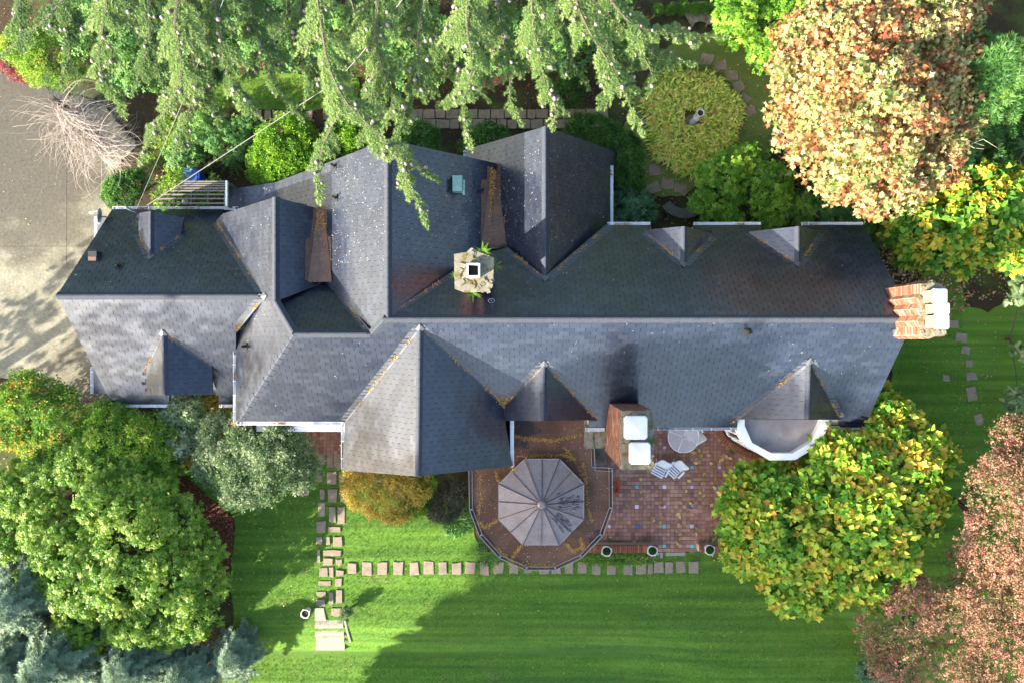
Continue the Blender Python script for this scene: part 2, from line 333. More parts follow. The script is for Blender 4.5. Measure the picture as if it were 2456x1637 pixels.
# ------------------------------------------------------------------ leaf templates and scattering
def T_fold(wd=.27, droop=.10):
    return (np.array([(0, 0, 0), (.5, wd, .07), (1, 0, -droop), (.5, -wd, .07)], float), np.array([(0, 2, 1), (0, 3, 2)]))
def T_ros(n=7, wd=.17, tilt=-.12):
    V, T = [], []
    for i in range(n):
        a = 2*math.pi*i/n + .3*(i % 2); c, s_ = math.cos(a), math.sin(a); k = len(V); l = 1 if i % 2 else .82
        for (x, y, z) in ((0.04, 0, 0), (.55*l, wd, .05), (l, 0, tilt), (.55*l, -wd, .05)): V.append((x*c-y*s_, x*s_+y*c, z+.04*(i % 3)))
        T += [(k, k+2, k+1), (k, k+3, k+2)]
    return np.array(V, float), np.array(T)
def T_clump(n=6, l=.75, wd=.26, seed=3):
    r = np.random.default_rng(seed); V, T = [], []
    for i in range(n):
        d = r.normal(size=3); d[2] = abs(d[2])*.6; d /= np.linalg.norm(d); u = np.cross(d, r.normal(size=3)); u /= np.linalg.norm(u); k = len(V); o = d*.25
        for p in (o, o+d*l*.5+u*wd, o+d*l, o+d*l*.5-u*wd): V.append(p)
        T += [(k, k+2, k+1), (k, k+3, k+2)]
    return np.array(V), np.array(T)
def T_maple():
    pts = [(.02, -.5), (.15, -.25), (.42, -.62), (.48, -.25), (1, 0), (.48, .25), (.42, .62), (.15, .25), (.02, .5)]
    V = [(0, 0, 0)]+[(x, y, .06*(i % 2)-.05*x) for i, (x, y) in enumerate(pts)]; T = [(0, i, i+1) for i in range(1, 9)]
    return np.array(V, float), np.array(T)
def T_needle(n=5):
    r = np.random.default_rng(5); V, T = [], []
    for i in range(n):
        a = 2*math.pi*i/n; el = .25+.5*r.random(); d = np.array([math.cos(a)*math.cos(el), math.sin(a)*math.cos(el), math.sin(el)]); u = np.cross(d, [0, 0, 1.]); u /= np.linalg.norm(u); k = len(V)
        V += [u*.16, -u*.16, d]; T.append((k, k+1, k+2))
    return np.array(V), np.array(T)
def T_spray(n=9):                                     # a flat conifer tip, twiglets left and right
    V, T = [], []
    for i in range(n):
        x = i/n; l = .42*(1-.65*x)
        for s_ in (-1, 1):
            k = len(V); V += [(x, 0, 0), (x+.16, 0, .01), (x+l*.75, s_*l, -.05+.03*(i % 2))]; T.append((k, k+1, k+2) if s_ > 0 else (k, k+2, k+1))
    return np.array(V, float), np.array(T)
TPL = dict(fold=T_fold(), oval=T_fold(.33, .08), lance=T_fold(.16, .12), ros=T_ros(), ros5=T_ros(5, .22), clump=T_clump(), clumpf=T_clump(7, .8, .18, 9), maple=T_maple(), needle=T_needle(), spray=T_spray())
def frames(nrm, head=None):
    n = nrm/np.linalg.norm(nrm, axis=1, keepdims=True).clip(1e-6)
    h = rng.normal(size=n.shape) if head is None else head
    x = h-(h*n).sum(1, keepdims=True)*n; x /= np.linalg.norm(x, axis=1, keepdims=True).clip(1e-6)
    return np.stack([x, np.cross(n, x), n], 2)
def scatter(name, tpl, pos, nrm, size, matl, rnd, parent=None, head=None, kind=None):
    V, T = TPL[tpl] if isinstance(tpl, str) else tpl; N = len(pos)
    size = np.broadcast_to(np.asarray(size, float), (N,)); A = frames(nrm, head)
    W_ = np.einsum('nij,kj->nki', A, V)*size[:, None, None]+pos[:, None, :]
    TT = (T[None]+(np.arange(N)*len(V))[:, None, None]).reshape(-1, 3)
    return ob(name, mesh_tri(name, W_.reshape(-1, 3), TT, matl, np.repeat(np.clip(rnd, 0, 1), len(T))), parent, kind=kind)
# ------------------------------------------------------------------ the ground
def grid_ground():
    xs = sorted(set([-200, -120, -70, -45] + [x*1.0 for x in range(-34, 35)] + [45, 70, 120, 200]))
    ys = sorted(set([-200, -120, -70, -45, -34] + [y*1.0 for y in range(-28, -14)] + [-14+.2*i for i in range(20)] + [y*1.0 for y in range(-10, 30)] + [45, 70, 120, 200]))
    V = [(x, y, gz(x, y)-.03 + (ru(-.015, .015) if abs(x) < 30 and abs(y) < 25 else 0)) for y in ys for x in xs]; n = len(xs)
    Fc = [(j*n+i, j*n+i+1, (j+1)*n+i+1, (j+1)*n+i) for j in range(len(ys)-1) for i in range(n-1)]
    tag(ob('ground', mesh_py('ground', V, Fc, M['soil'], smooth_=True)), kind='structure')
grid_ground()
def sheet(name, poly, matl, dz, cell=.55, jagged=True, amp=4):
    poly = jag(poly, 16, amp) if jagged else poly
    bd = [G(u, v) for u, v in poly]; pts = [Vector((p.x, p.y)) for p in bd]
    x0, x1 = min(p.x for p in pts), max(p.x for p in pts); y0, y1 = min(p.y for p in pts), max(p.y for p in pts)
    gx, gy = np.meshgrid(np.arange(x0, x1, cell*2), np.arange(y0, y1, cell)); q = np.stack([gx.ravel(), gy.ravel()], 1)
    q = q[inpoly(q[:, 0], q[:, 1], [(p.x, p.y) for p in pts])]
    allp = pts + [Vector(a) for a in q]; n = len(pts)
    r = delaunay_2d_cdt(allp, [(i, (i+1) % n) for i in range(n)], [list(range(n))], 1, 1e-4)
    V = [(p.x, p.y, gz(p.x, p.y)+dz) for p in r[0]]
    return tag(ob(name, mesh_py(name, V, [f for f in r[2]], matl, smooth_=True)), kind='structure')
LAWN = [(375, 1085), (440, 1140), (505, 1195), (562, 1242), (560, 1330), (548, 1400), (560, 1480), (545, 1560), (520, 1720), (1200, 1900), (2600, 1900), (2600, 600), (2430, 600), (2420, 720), (2370, 750), (2315, 735),
        (2300, 660), (2230, 640), (2190, 690), (2140, 700), (2140, 980), (2020, 1180), (1790, 1322), (1420, 1322), (1150, 1322), (1130, 1240), (1060, 1240), (985, 1225), (880, 1150), (845, 1110), (815, 1080), (560, 1080)]
sheet('lawn', LAWN, M['lawn'], .0)
NLAWN = [(1530, 230), (1600, 110), (1720, 70), (1790, 80), (1850, 180), (1890, 300), (1830, 380), (1700, 420), (1640, 470), (1560, 470), (1480, 370), (1500, 300)]
sheet('garden_lawn', NLAWN, M['mossy_lawn'], .004)
sheet('grass_strip', [(500, 190), (640, 170), (860, 190), (860, 262), (640, 262), (520, 258)], M['lawn'], .004)
sheet('mulch_border', [(352, 1108), (372, 1085), (440, 1140), (505, 1192), (562, 1240), (556, 1330), (540, 1400), (520, 1400), (480, 1250), (400, 1160)], M['mulch'], .012)
DRIVE = [(-700, 120), (0, 150), (60, 180), (120, 215), (250, 250), (330, 350), (262, 420), (250, 470), (300, 500), (330, 560), (300, 900), (260, 960), (215, 985), (120, 930), (0, 905), (-700, 900)]
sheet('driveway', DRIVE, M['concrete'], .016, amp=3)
for i, (a, b_) in enumerate((((0, 592), (300, 590)), ((160, 300), (160, 640)))):   # shallow joints cut in the concrete
    mb = MB(); mb.bar(G(*a, .018), G(*b_, .018), .014, .006); tag(mb.build('driveway_joint', M['bark']), kind='structure')

# stones set in the lawn
def stone(parent, u0, v0, u1, v1, matl, h=.05, j=1.3, rz=0.0, name='stone'):
    uc, vc = (u0+u1)/2, (v0+v1)/2; c, s_ = math.cos(rz), math.sin(rz); q = []
    for (u, v) in ((u0, v1), ((u0+u1)/2, v1), (u1, v1), (u1, v0), ((u0+u1)/2, v0), (u0, v0)):
        u += ru(-j, j)-uc; v += ru(-j, j)-vc; q.append((uc+u*c-v*s_, vc+u*s_+v*c))
    lo = [G(u, v, -.03) for u, v in q]; zt = max(p.z for p in lo)+.03+h*ru(.5, 1.2); ce = sum(lo, Vector())/6
    up = [Vector((p.x, p.y, zt-.012)) for p in lo]; tp = [Vector((ce.x+(p.x-ce.x)*.93, ce.y+(p.y-ce.y)*.93, zt)) for p in lo]
    V = lo+up+tp; n = 6
    Fc = [(i, (i+1) % n, n+(i+1) % n, n+i) for i in range(n)]+[(n+i, n+(i+1) % n, 2*n+(i+1) % n, 2*n+i) for i in range(n)]+[tuple(range(2*n, 3*n))]
    return ob(name, mesh_py(name, V, Fc, matl), parent)
def path(name):
    o = bpy.data.objects.new(name, None); COL.objects.link(o); o["kind"] = 'structure'; return o
pth = path('garden_path')
for (a, b_, c, d) in [(305, 230, 350, 295), (382, 225, 447, 315), (467, 228, 530, 325), (190, 313, 256, 390), (332, 348, 370, 413), (392, 345, 452, 437), (472, 345, 535, 437), (327, 437, 373, 533), (397, 465, 445, 572),
    (458, 467, 508, 583), (313, 567, 375, 645), (395, 603, 477, 640), (313, 673, 353, 723), (380, 673, 405, 725), (428, 672, 488, 738), (317, 757, 336, 850), (362, 762, 483, 800), (362, 820, 427, 865), (447, 828, 485, 863),
    (333, 883, 388, 945), (400, 880, 430, 950), (445, 900, 500, 937), (330, 977, 412, 1008), (440, 958, 485, 1012), (313, 1047, 378, 1080), (313, 1100, 372, 1140), (398, 1048, 425, 1130), (450, 1033, 488, 1125), (415, 1158, 480, 1213), (315, 105, 370, 180), (382, 108, 425, 200), (430, 108, 480, 200)]:
    stone(pth, 650+a/2.852, 1050+b_/2.852, 650+c/2.852, 1050+d/2.852, M['stone'])
pth2 = path('stepping_path')
for u in (846, 881, 917, 956, 994, 1029, 1062, 1095, 1128, 1162, 1196, 1232, 1266, 1304, 1335, 1366, 1397, 1430, 1467, 1505, 1537, 1580, 1605, 1633, 1663):
    w_ = ru(9.5, 12); hh = ru(13, 16); dv = ru(-2, 2); stone(pth2, u-w_, 1360-hh+dv, u+w_, 1360+hh+dv, M['stone'], j=1.8)
stone(pth2, 1554, 1345, 1565, 1374, M['stone'])
stone(pth2, 1568, 1322, 1590, 1336, M['slab']); stone(pth2, 1598, 1323, 1644, 1331, M['slab'])
pth3 = path('side_path')
for (u, v, a, b_) in ((2305, 809, 13, 11), (2316, 840, 10, 9), (2324, 870, 9, 8), (2331, 902, 12, 10), (2330, 943, 11, 17), (2346, 1004, 9, 13), (2344, 1230, 10, 12), (2316, 1269, 9, 10), (2268, 905, 9, 8), (2286, 778, 11, 9)):
    stone(pth3, u-a, v-b_, u+a, v+b_, M['stone'], .035, 2, ru(-.3, .3))
pth4 = path('round_path')
for (u, v) in ((1697, 140), (1729, 157), (1752, 184), (1771, 208), (1788, 238), (1797, 265), (1672, 158), (1570, 410), (1600, 440), (1630, 452), (1566, 452)):
    stone(pth4, u-15, v-13, u+15, v+13, M['flag'], .04, 4, ru(-.6, .6))
pth5 = path('flagstone_path')
for row, v in enumerate((274, 298)):
    u = 985 - row*14
    while u < 1440:
        w_ = ru(22, 34); stone(pth5, u, v-11, u+w_-2, v+11, M['flag'], .05, 1.2); u += w_
u = 775
while u < 985:
    w_ = ru(24, 34); stone(pth5, u, 264, u+w_-2, 287, M['flag'], .05, 1.5); u += w_
for u in (620, 642, 664, 686, 712, 742): stone(pth5, u-9, 266, u+9, 288, M['flag'], .05, 3)

# ------------------------------------------------------------------ the house: roof planes
zr, ze = 6.6, 3.2
SP = Plane(P(1000, 764, zr), P(2000, 764, zr), P(1500, 1023, ze))
NP = Plane(P(1000, 764, zr), P(2000, 764, zr), P(1800, 541, ze))
zm = SP.hit(705, 800).z
a0, b0 = SP.hit(705, 800), SP.hit(572, 1010)
W0 = Plane(a0, b0, a0+Vector((0, 1, 0)))
g0 = W0.hit(660, 722); z0 = g0.z
zl, zle = 4.75, 1.65
LN = Plane(P(200, 709, zl), P(500, 709, zl), P(400, 504, zle))
LS = Plane(P(200, 709, zl), P(500, 709, zl), P(400, 968, zle))
r1 = P(930, 500, zr)
G1W = Plane(r1, r1+Vector((0, 1, 0)), r1+Vector((-4.23, 0, -4.0)))
G1E = Plane(r1, r1+Vector((0, 1, 0)), r1+Vector((3.306, 0, -3.125)))
G0E = Plane(g0, g0+Vector((0, 1, 0)), g0+Vector((1.24, 0, -1.24)))
SK = Plane(G1W.hit(660, 440), G1W.hit(660, 480), P(545, 465, G1W.hit(660, 460).z-.45))
r2 = NP.hit(1308, 668); z2 = r2.z
G2W = Plane(r2, r2+Vector((0, 1, 0)), r2+Vector((-2.4, 0, -2.78)))
G2E = Plane(r2, r2+Vector((0, 1, 0)), r2+Vector((2.68, 0, -3.2)))
NM = Plane(P(705, 800, zm), P(890, 800, zm), G0E.hit(772, 681))

HOUSE = thing('house', 'large house with steep dark slate roofs, many gables and three brick chimneys', 'house', (0, 1.0, 0))
class RoofPoly:
    def __init__(s, pl, px): s.pl = pl; s.px = px; s.pts = [pl.hit(u, v) for u, v in px]
roofs = [
 RoofPoly(SP, [(2192, 764), (2072, 1023), (2015, 1023), (2015, 1005), (1768, 1005), (1768, 1023), (1412, 1023), (1412, 1003), (1215, 1003), (1190, 1006), (830, 1010), (572, 1010), (705, 800), (890, 800), (922, 764)]),
 RoofPoly(NP, [(2192, 764), (922, 764), (1150, 610), (1215, 595), (1305, 668), (1458, 541), (1560, 541), (1560, 562), (1665, 562), (1665, 541), (1825, 541), (1825, 562), (1925, 562), (1925, 541), (2070, 541)]),
 RoofPoly(W0, [(705, 800), (572, 1012), (567, 1012), (567, 790), (628, 714), (516, 532), (535, 513), (660, 473), (660, 722)]),
 RoofPoly(G0E, [(660, 473), (762, 500), (778, 510), (778, 684), (745, 690), (660, 724)]),
 RoofPoly(NM, [(705, 800), (660, 722), (742, 680), (797, 680), (890, 800)]),
 RoofPoly(G1W, [(930, 764), (890, 800), (780, 676), (765, 505), (735, 490), (660, 478), (660, 438), (770, 397), (903, 345), (930, 334)]),
 RoofPoly(SK, [(660, 438), (660, 480), (600, 500), (535, 514), (545, 480), (547, 455)]),
 RoofPoly(G1E, [(930, 334), (976, 345), (1190, 392), (1183, 600), (1150, 615), (930, 764)]),
 RoofPoly(G2W, [(1308, 304), (1308, 669), (1212, 596), (1178, 590), (1184, 396), (1118, 378), (1118, 359)]),
 RoofPoly(G2E, [(1308, 304), (1475, 364), (1475, 397), (1463, 397), (1463, 538), (1308, 669)]),
 RoofPoly(LN, [(137, 709), (269, 503), (537, 503), (518, 530), (634, 709)]),
 RoofPoly(LS, [(137, 709), (634, 709), (566, 792), (566, 968), (525, 968), (525, 945), (406, 945), (406, 968), (269, 968)]),
]
mainroofs = list(roofs)
DORM = []
def dormer(host, apex, front, lv, lf, rv, rf, sides=None):
    A = host.hit(*apex); Fp = P(front[0], front[1], A.z); Lv, Rv = host.hit(*lv), host.hit(*rv)
    pl, pr = Plane(A, Fp, Lv), Plane(A, Fp, Rv)
    L = RoofPoly(pl, [apex, front, lf, lv]); Rr = RoofPoly(pr, [apex, front, rf, rv])
    L.pts[0] = A; L.pts[1] = Fp; Rr.pts[0] = A; Rr.pts[1] = Fp
    DORM.append(dict(host=host, A=A, F=Fp, L=L, R=Rr, pxs=[apex, lv, lf, front, rf, rv])); return DORM[-1]
d_g3 = dormer(SP, (1007, 785), (1003, 1141), (828, 1008), (822, 1127), (1205, 965), (1228, 1117))
d_1 = dormer(SP, (1305, 872), (1303, 1008), (1210, 968), (1213, 1008), (1430, 1003), (1426, 1006))
d_2 = dormer(SP, (1942, 866), (1938, 1004), (1766, 1003), (1766, 1005), (2012, 1000), (2012, 1003))
d_n1 = dormer(NP, (1640, 635), (1641, 543), (1545, 558), (1545, 552), (1708, 568), (1708, 560))
d_n2 = dormer(NP, (1914, 636), (1915, 543), (1797, 560), (1797, 556), (1966, 560), (1966, 553))
d_ln = dormer(LN, (361, 618), (361, 506), (334, 562), (334, 512), (434, 565), (440, 524))
d_ls = dormer(LS, (392, 798), (395, 947), (352, 880), (352, 946), (508, 875), (509, 946))
DMASK = [d['pxs'] for d in DORM]

# roof decking: one solid for the roof, one for each dormer
def deck(mb, poly, th=.14):
    n = len(poly); dn = Vector((0, 0, -th)); mb.add(poly+[p+dn for p in poly], [tuple(range(n)), tuple(range(2*n-1, n-1, -1))]+[(i, n+i, n+(i+1) % n, (i+1) % n) for i in range(n)])
mb = MB()
for r in mainroofs: deck(mb, r.pts)
ROOF = mb.build('roof', M['deck'], HOUSE)
for d in DORM:
    mb = MB(); deck(mb, d['L'].pts, .10); deck(mb, d['R'].pts, .10)
    nm = 'gable_roof' if d is d_g3 else 'dormer'
    d['obj'] = mb.build(nm, M['deck'], HOUSE)
# walls under every roof plane, set back under the eaves
mb = MB()
for r in mainroofs:
    c = sum(r.pts, Vector())/len(r.pts); top = [c+(p-c)*.94-Vector((0, 0, .22)) for p in r.pts]; n = len(top)
    mb.add(top+[Vector((p.x, p.y, -.1)) for p in top], [tuple(range(n))]+[(i, n+i, n+(i+1) % n, (i+1) % n) for i in range(n)])
q = [d_g3['F'], d_g3['L'].pts[2], d_g3['L'].pts[3], d_g3['A'], d_g3['R'].pts[3], d_g3['R'].pts[2]]; c = sum(q, Vector())/6
top = [c+(p-c)*.9-Vector((0, 0, .2)) for p in q]
mb.add(top+[Vector((p.x, p.y, -.1)) for p in top], [(0, 1, 2, 3), (0, 3, 4, 5)]+[(i, 6+i, 6+(i+1) % 6, (i+1) % 6) for i in range(6)])
mb.build('wall', M['wall'], HOUSE)
# dormer fronts and cheeks
for d in DORM:
    if d is d_g3: continue
    mb = MB(); back = (d['A']-d['F']).normalized()*.16; hz = .12
    tri = [d['F']+back-Vector((0, 0, hz)), d['L'].pts[2]+back-Vector((0, 0, hz)), d['R'].pts[2]+back-Vector((0, 0, hz))]
    inw = (tri[2]-tri[1]).normalized()*.14; tri[1] += inw; tri[2] -= inw
    lo = [Vector((tri[1].x, tri[1].y, max(.2, d['host'].z(tri[1].x, tri[1].y)-.6))), Vector((tri[2].x, tri[2].y, max(.2, d['host'].z(tri[2].x, tri[2].y)-.6)))]
    mb.add([tri[0], tri[1], lo[0], lo[1], tri[2]], [(0, 1, 2, 3, 4)])
    for k, pl in ((1, d['L']), (2, d['R'])):
        bk = pl.pts[3]+back*.2; bk = bk+(inw if k == 1 else -inw); bz = d['host'].z(bk.x, bk.y)-.3
        mb.add([tri[k], Vector((bk.x, bk.y, pl.pl.z(bk.x, bk.y)-hz)), Vector((bk.x, bk.y, bz)), lo[k-1]], [(0, 1, 2, 3)])
    mb.build('dormer_wall', M['white'], d['obj'])

# ------------------------------------------------------------------ shingles
SW, SE = .345, .162
def clip_rect(poly, x0, x1, y0, y1):
    for ax, lim, sg in ((0, x0, 1), (0, x1, -1), (1, y0, 1), (1, y1, -1)):
        out = []; n = len(poly)
        for i in range(n):
            a, b_ = poly[i], poly[(i+1) % n]; da, db = (a[ax]-lim)*sg, (b_[ax]-lim)*sg
            if da >= 0: out.append(a)
            if (da >= 0) != (db >= 0):
                t = da/(da-db); out.append((a[0]+(b_[0]-a[0])*t, a[1]+(b_[1]-a[1])*t))
        poly = out
        if len(poly) < 3: return []
    return poly
full, cutV, cutF, cutR = [], [], [], []
def shingle(rp, masked):
    n = rp.pl.n; t = (Vector((0, 0, 1))-n*n.z).normalized(); s_ = t.cross(n).normalized(); o = rp.pts[0]
    p2 = [((p-o).dot(s_), (p-o).dot(t)) for p in rp.pts]
    xs = [p[0] for p in p2]; ys = [p[1] for p in p2]; row = 0; y = min(ys)
    while y < max(ys):
        x = min(xs)-SW*(.15+.5*(row % 2)+ru(-.03, .03)); gx = x
        while x < max(xs):
            nx = gx+SW+ru(-.012, .012); gx += SW; SWx = nx-x; wf = SWx/SW
            c3 = o+s_*(x+SWx/2)+t*(y+SE/2); u, v = PX(c3); skip = False
            if masked:
                for mk in DMASK:
                    if inpoly(np.array([u]), np.array([v]), mk)[0]: skip = True; break
            if not skip:
                cr = clip_rect(p2, x, x+SWx-.011, y, y+SE)
                if len(cr) >= 3:
                    ar = abs(sum(cr[i][0]*cr[(i+1) % len(cr)][1]-cr[(i+1) % len(cr)][0]*cr[i][1] for i in range(len(cr))))/2
                    if ar > .985*(SWx-.011)*SE:
                        full.append((o+s_*x+t*y+n*(.002+ru(0, .004)), s_, t, n, rp, wf))
                    elif ar > .002:
                        k = len(cutV); m = len(cr); hh = [.004+.017*(1-(q[1]-y)/SE) for q in cr]
                        cutV.extend([o+s_*q[0]+t*q[1]+n*h_ for q, h_ in zip(cr, hh)]+[o+s_*q[0]+t*q[1]-n*.004 for q in cr])
                        cutF.append([k+i for i in range(m)]); cutF.extend([[k+i, k+m+i, k+m+(i+1) % m, k+(i+1) % m] for i in range(m)]); cutR.extend([R()]*1); cutR.extend([cutR[-1]]*m)
            x += SWx
        y += SE; row += 1
for r in mainroofs: shingle(r, r.pl in (SP, NP, LN, LS))
for d in DORM: shingle(d['L'], False); shingle(d['R'], False)
def shingle_mesh(r):
    w_ = SW-.011
    V = [(0, 0, .021), (w_, 0, .021), (w_, SE, .004), (0, SE, .004), (0, 0, -.004), (w_, 0, -.004), (w_, SE, -.004), (0, SE, -.004)]
    return V, [(0, 1, 2, 3), (4, 5, 1, 0), (5, 6, 2, 1), (7, 4, 0, 3)]
full.sort(key=lambda f: (f[4].pl is not SP, -f[0].z))
sv, sf = shingle_mesh(0); smeshes = [mesh_py('shingle', sv, sf, M['slate'], rnd=[r]*4) for r in (.1, .3, .5, .7, .9)]
def tilt(f):
    o, s_, t, n, _, wf = f; Mx = Matrix((s_, t, n)).transposed().to_4x4(); Mx.translation = o
    return Mx @ Matrix.Rotation(ru(-.02, .02), 4, 'X') @ Matrix.Rotation(ru(-.013, .013), 4, 'Y') @ Matrix.Diagonal(((SW*wf-.011)/(SW-.011), 1, 1, 1))
for i, f in enumerate(full[:300]):
    o = bpy.data.objects.new('shingle', smeshes[i*7 % 5]); COL.objects.link(o); o.parent = ROOF; o.matrix_basis = tilt(f)
rest = full[300:]; A = np.array([[list(r) for r in tilt(f)] for f in rest]); base = np.array(sv)
VV = np.einsum('nij,kj->nki', A[:, :3, :3], base)+A[:, None, :3, 3]; nV = len(base)
Vall = [tuple(v) for v in VV.reshape(-1, 3)]; k0 = len(Vall); Fall = []; Rall = []
for i in range(len(rest)):
    rr = R()
    for f in sf: Fall.append([i*nV+j for j in f]); Rall.append(rr)
Vall += [tuple(v) for v in cutV]; Fall += [[j+k0 for j in f] for f in cutF]; Rall += cutR
ob('shingle_field', mesh_py('shingle_field', Vall, Fall, M['slate'], rnd=Rall), ROOF, kind='stuff')

# ------------------------------------------------------------------ ridge tiles, hips, valleys, gutters
def ridge(A, B, na, nb, parent, wing=.155, step=.30):
    d = B-A; L = d.length; d.normalize(); n = max(1, int(round(L/step))); st = L/n
    da, db = na.cross(d), nb.cross(d)
    da = da if da.z < 0 else -da; db = db if db.z < 0 else -db; upv = (na+nb).normalized(); lo, hi = .026, .045
    def prof(x, e): return [(x, da*wing+na*(lo-.012+e)), (x, da*.03+upv*(hi+e)), (x, db*.03+upv*(hi+e)), (x, db*wing+nb*(lo-.012+e))]
    V = []
    for x, e in ((-.02, .014), (st, 0)): V += [d*x+o for x, o in prof(x, e)]
    V += [d*-.02+o for _, o in prof(0, -.012)]
    mes = [mesh_py('ridge_tile', V, [(0, 1, 5, 4), (1, 2, 6, 5), (2, 3, 7, 6), (0, 8, 9, 1), (1, 9, 10, 2), (2, 10, 11, 3)], M['ridge'], rnd=[r]*6) for r in (.3, .6, .9)]
    for i in range(n):
        o = bpy.data.objects.new('ridge_tile', mes[int(R()*3)]); COL.objects.link(o); o.parent = parent
        o.location = A+d*(st*i)+upv*ru(0, .006)
ridge(SP.hit(922, 764), SP.hit(2186, 764), SP.n, NP.n, ROOF)
ridge(P(706, 800, zm), P(888, 800, zm), SP.n, NM.n, ROOF)
ridge(P(137, 709, zl), P(628, 709, zl), LS.n, LN.n, ROOF)
ridge(P(930, 336, zr), P(930, 762, zr), G1W.n, G1E.n, ROOF)
ridge(P(660, 474, z0), P(660, 722, z0), W0.n, G0E.n, ROOF)
ridge(P(1308, 305, z2), P(1308, 664, z2), G2W.n, G2E.n, ROOF)
ridge(W0.hit(660, 722), W0.hit(704, 798), W0.n, NM.n, ROOF)
ridge(SP.hit(704, 802), SP.hit(574, 1008), SP.n, W0.n, ROOF, .14)
ridge(SP.hit(892, 798), SP.hit(922, 765), SP.n, G1W.n, ROOF, .14)
for d in DORM: ridge(d['A']+(d['F']-d['A']).normalized()*.1, d['F'], d['L'].pl.n, d['R'].pl.n, d['obj'], .13)
def strip(A, B, pl, inward, w_, lift=.021):           # a folded metal strip beside a valley, lying on plane pl
    d = (B-A).normalized(); s_ = pl.n.cross(d).normalized()
    if s_.dot(inward) < 0: s_ = -s_
    return [A+pl.n*lift, B+pl.n*lift, B+s_*w_+pl.n*lift, A+s_*w_+pl.n*lift]
valleys = []
def valley(A, B, pa, pb, ina, inb, parent, w_=.19):
    mb = MB(); mb.add(strip(A, B, pa, ina, w_), [(0, 1, 2, 3)]); mb.add(strip(A, B, pb, inb, w_*.5), [(0, 1, 2, 3)])
    mb.build('valley_flashing', M['flash'], parent); valleys.append((A, B))
for d in DORM:
    c = (d['A']+d['F'])/2; up = Vector((0, 0, 1))
    for rp, sg in ((d['L'], -1), (d['R'], 1)):
        B = rp.pts[3]
        valley(d['A'], B, d['host'], rp.pl, Vector((sg*1.0, 0, 0)), c-B, d['obj'])
def vcross(p, u1, v1, u2, v2, q, ina, inb, w_=.19): valley(p.hit(u1, v1), p.hit(u2, v2), p, q, Vector(ina), Vector(inb), ROOF, w_)
vcross(LN, 634, 709, 521, 533, W0, (-1, 0, 0), (1, 0, 0))
vcross(LS, 634, 711, 568, 790, W0, (-1, 0, 0), (1, 0, 0))
vcross(NP, 1305, 668, 1215, 597, G2W, (0, -1, 0), (0, 1, 0), .15)
vcross(NP, 1311, 668, 1460, 541, G2E, (1, -.3, 0), (-1, 1, 0), .22)
vcross(NP, 935, 757, 1155, 610, G1E, (1, -1, 0), (-1, 1, 0), .15)
vcross(NM, 890, 800, 795, 680, G1W, (-1, -.5, 0), (1, 1, 0), .15)
vcross(NM, 664, 720, 742, 682, G0E, (0, -1, 0), (0, 1, 0), .15)
# pale metal saddles where ridges die into a slope
for p, u, v in ((SP, 1007, 786), (SP, 1305, 872), (SP, 1942, 866), (NP, 1308, 668), (NP, 1640, 634), (NP, 1914, 634), (LN, 361, 616), (LS, 391, 799), (W0, 634, 710)):
    mb = MB(); c = p.hit(u, v, .05); t = (Vector((0, 0, 1))-p.n*p.n.z).normalized(); s_ = t.cross(p.n)
    mb.add([c-s_*.14-t*.05, c+s_*.14-t*.05, c+t*.17, c-t*.2+p.n*.06], [(0, 3, 2), (3, 1, 2)]); mb.build('flashing', M['flash'], ROOF)
# copper troughs between the gables
def on(p, u, v, l=.03): return p.hit(u, v, l)
def sheetmesh(quads, name, matl):
    mb = MB()
    for q in quads: mb.add(q, [tuple(range(len(q)))])
    return mb.build(name, matl, ROOF)
def trough(Lp, Rp, L, Rr, head, name='copper_valley'):
    n = 5; qs = []; Ls = [on(Lp, L[0][0]+(L[1][0]-L[0][0])*i/n, L[0][1]+(L[1][1]-L[0][1])*i/n, .05) for i in range(n+1)]
    Rs = [on(Rp, Rr[0][0]+(Rr[1][0]-Rr[0][0])*i/n, Rr[0][1]+(Rr[1][1]-Rr[0][1])*i/n, .05) for i in range(n+1)]
    Cs = [(a+b_)/2-Vector((0, 0, .03)) for a, b_ in zip(Ls, Rs)]
    for i in range(n): qs += [[Ls[i], Cs[i], Cs[i+1], Ls[i+1]], [Cs[i], Rs[i], Rs[i+1], Cs[i+1]]]
    hp = [on(head, *h) for h in ((L[1][0]+4, L[1][1]-8), ((L[1][0]+Rr[1][0])/2, L[1][1]+6), (Rr[1][0]-4, Rr[1][1]-8))]
    qs += [[Ls[n], Cs[n], Rs[n], hp[2], hp[1], hp[0]]]
    sheetmesh(qs, name, M['copper'])
trough(G0E, G1W, ((762, 493), (738, 676)), ((777, 493), (796, 676)), NM)
trough(G1E, G2W, ((1178, 396), (1154, 592)), ((1190, 394), (1216, 592)), NP)
sheetmesh([[on(G0E, *p, .027) for p in ((752, 500), (765, 500), (742, 672), (731, 672), (733, 575), (745, 570))],
           [on(G1W, *p, .027) for p in ((776, 500), (784, 510), (784, 562), (794, 570), (795, 672), (789, 672))]], 'copper_apron', M['copper'])
sheetmesh([[on(G1E, *p, .027) for p in ((1168, 402), (1180, 400), (1160, 585), (1153, 585), (1154, 432), (1168, 430))],
           [on(G2W, *p, .027) for p in ((1190, 394), (1200, 390), (1202, 515), (1211, 522), (1211, 572), (1206, 572))]], 'copper_apron', M['copper'])
mb = MB(); mb.add([SP.hit(u, v, .03) for u, v in ((1190, 958), (1207, 945), (1222, 958), (1218, 1006), (1188, 1006))], [(0, 1, 2, 3, 4)]); mb.build('copper_apron', M['copper'], ROOF)
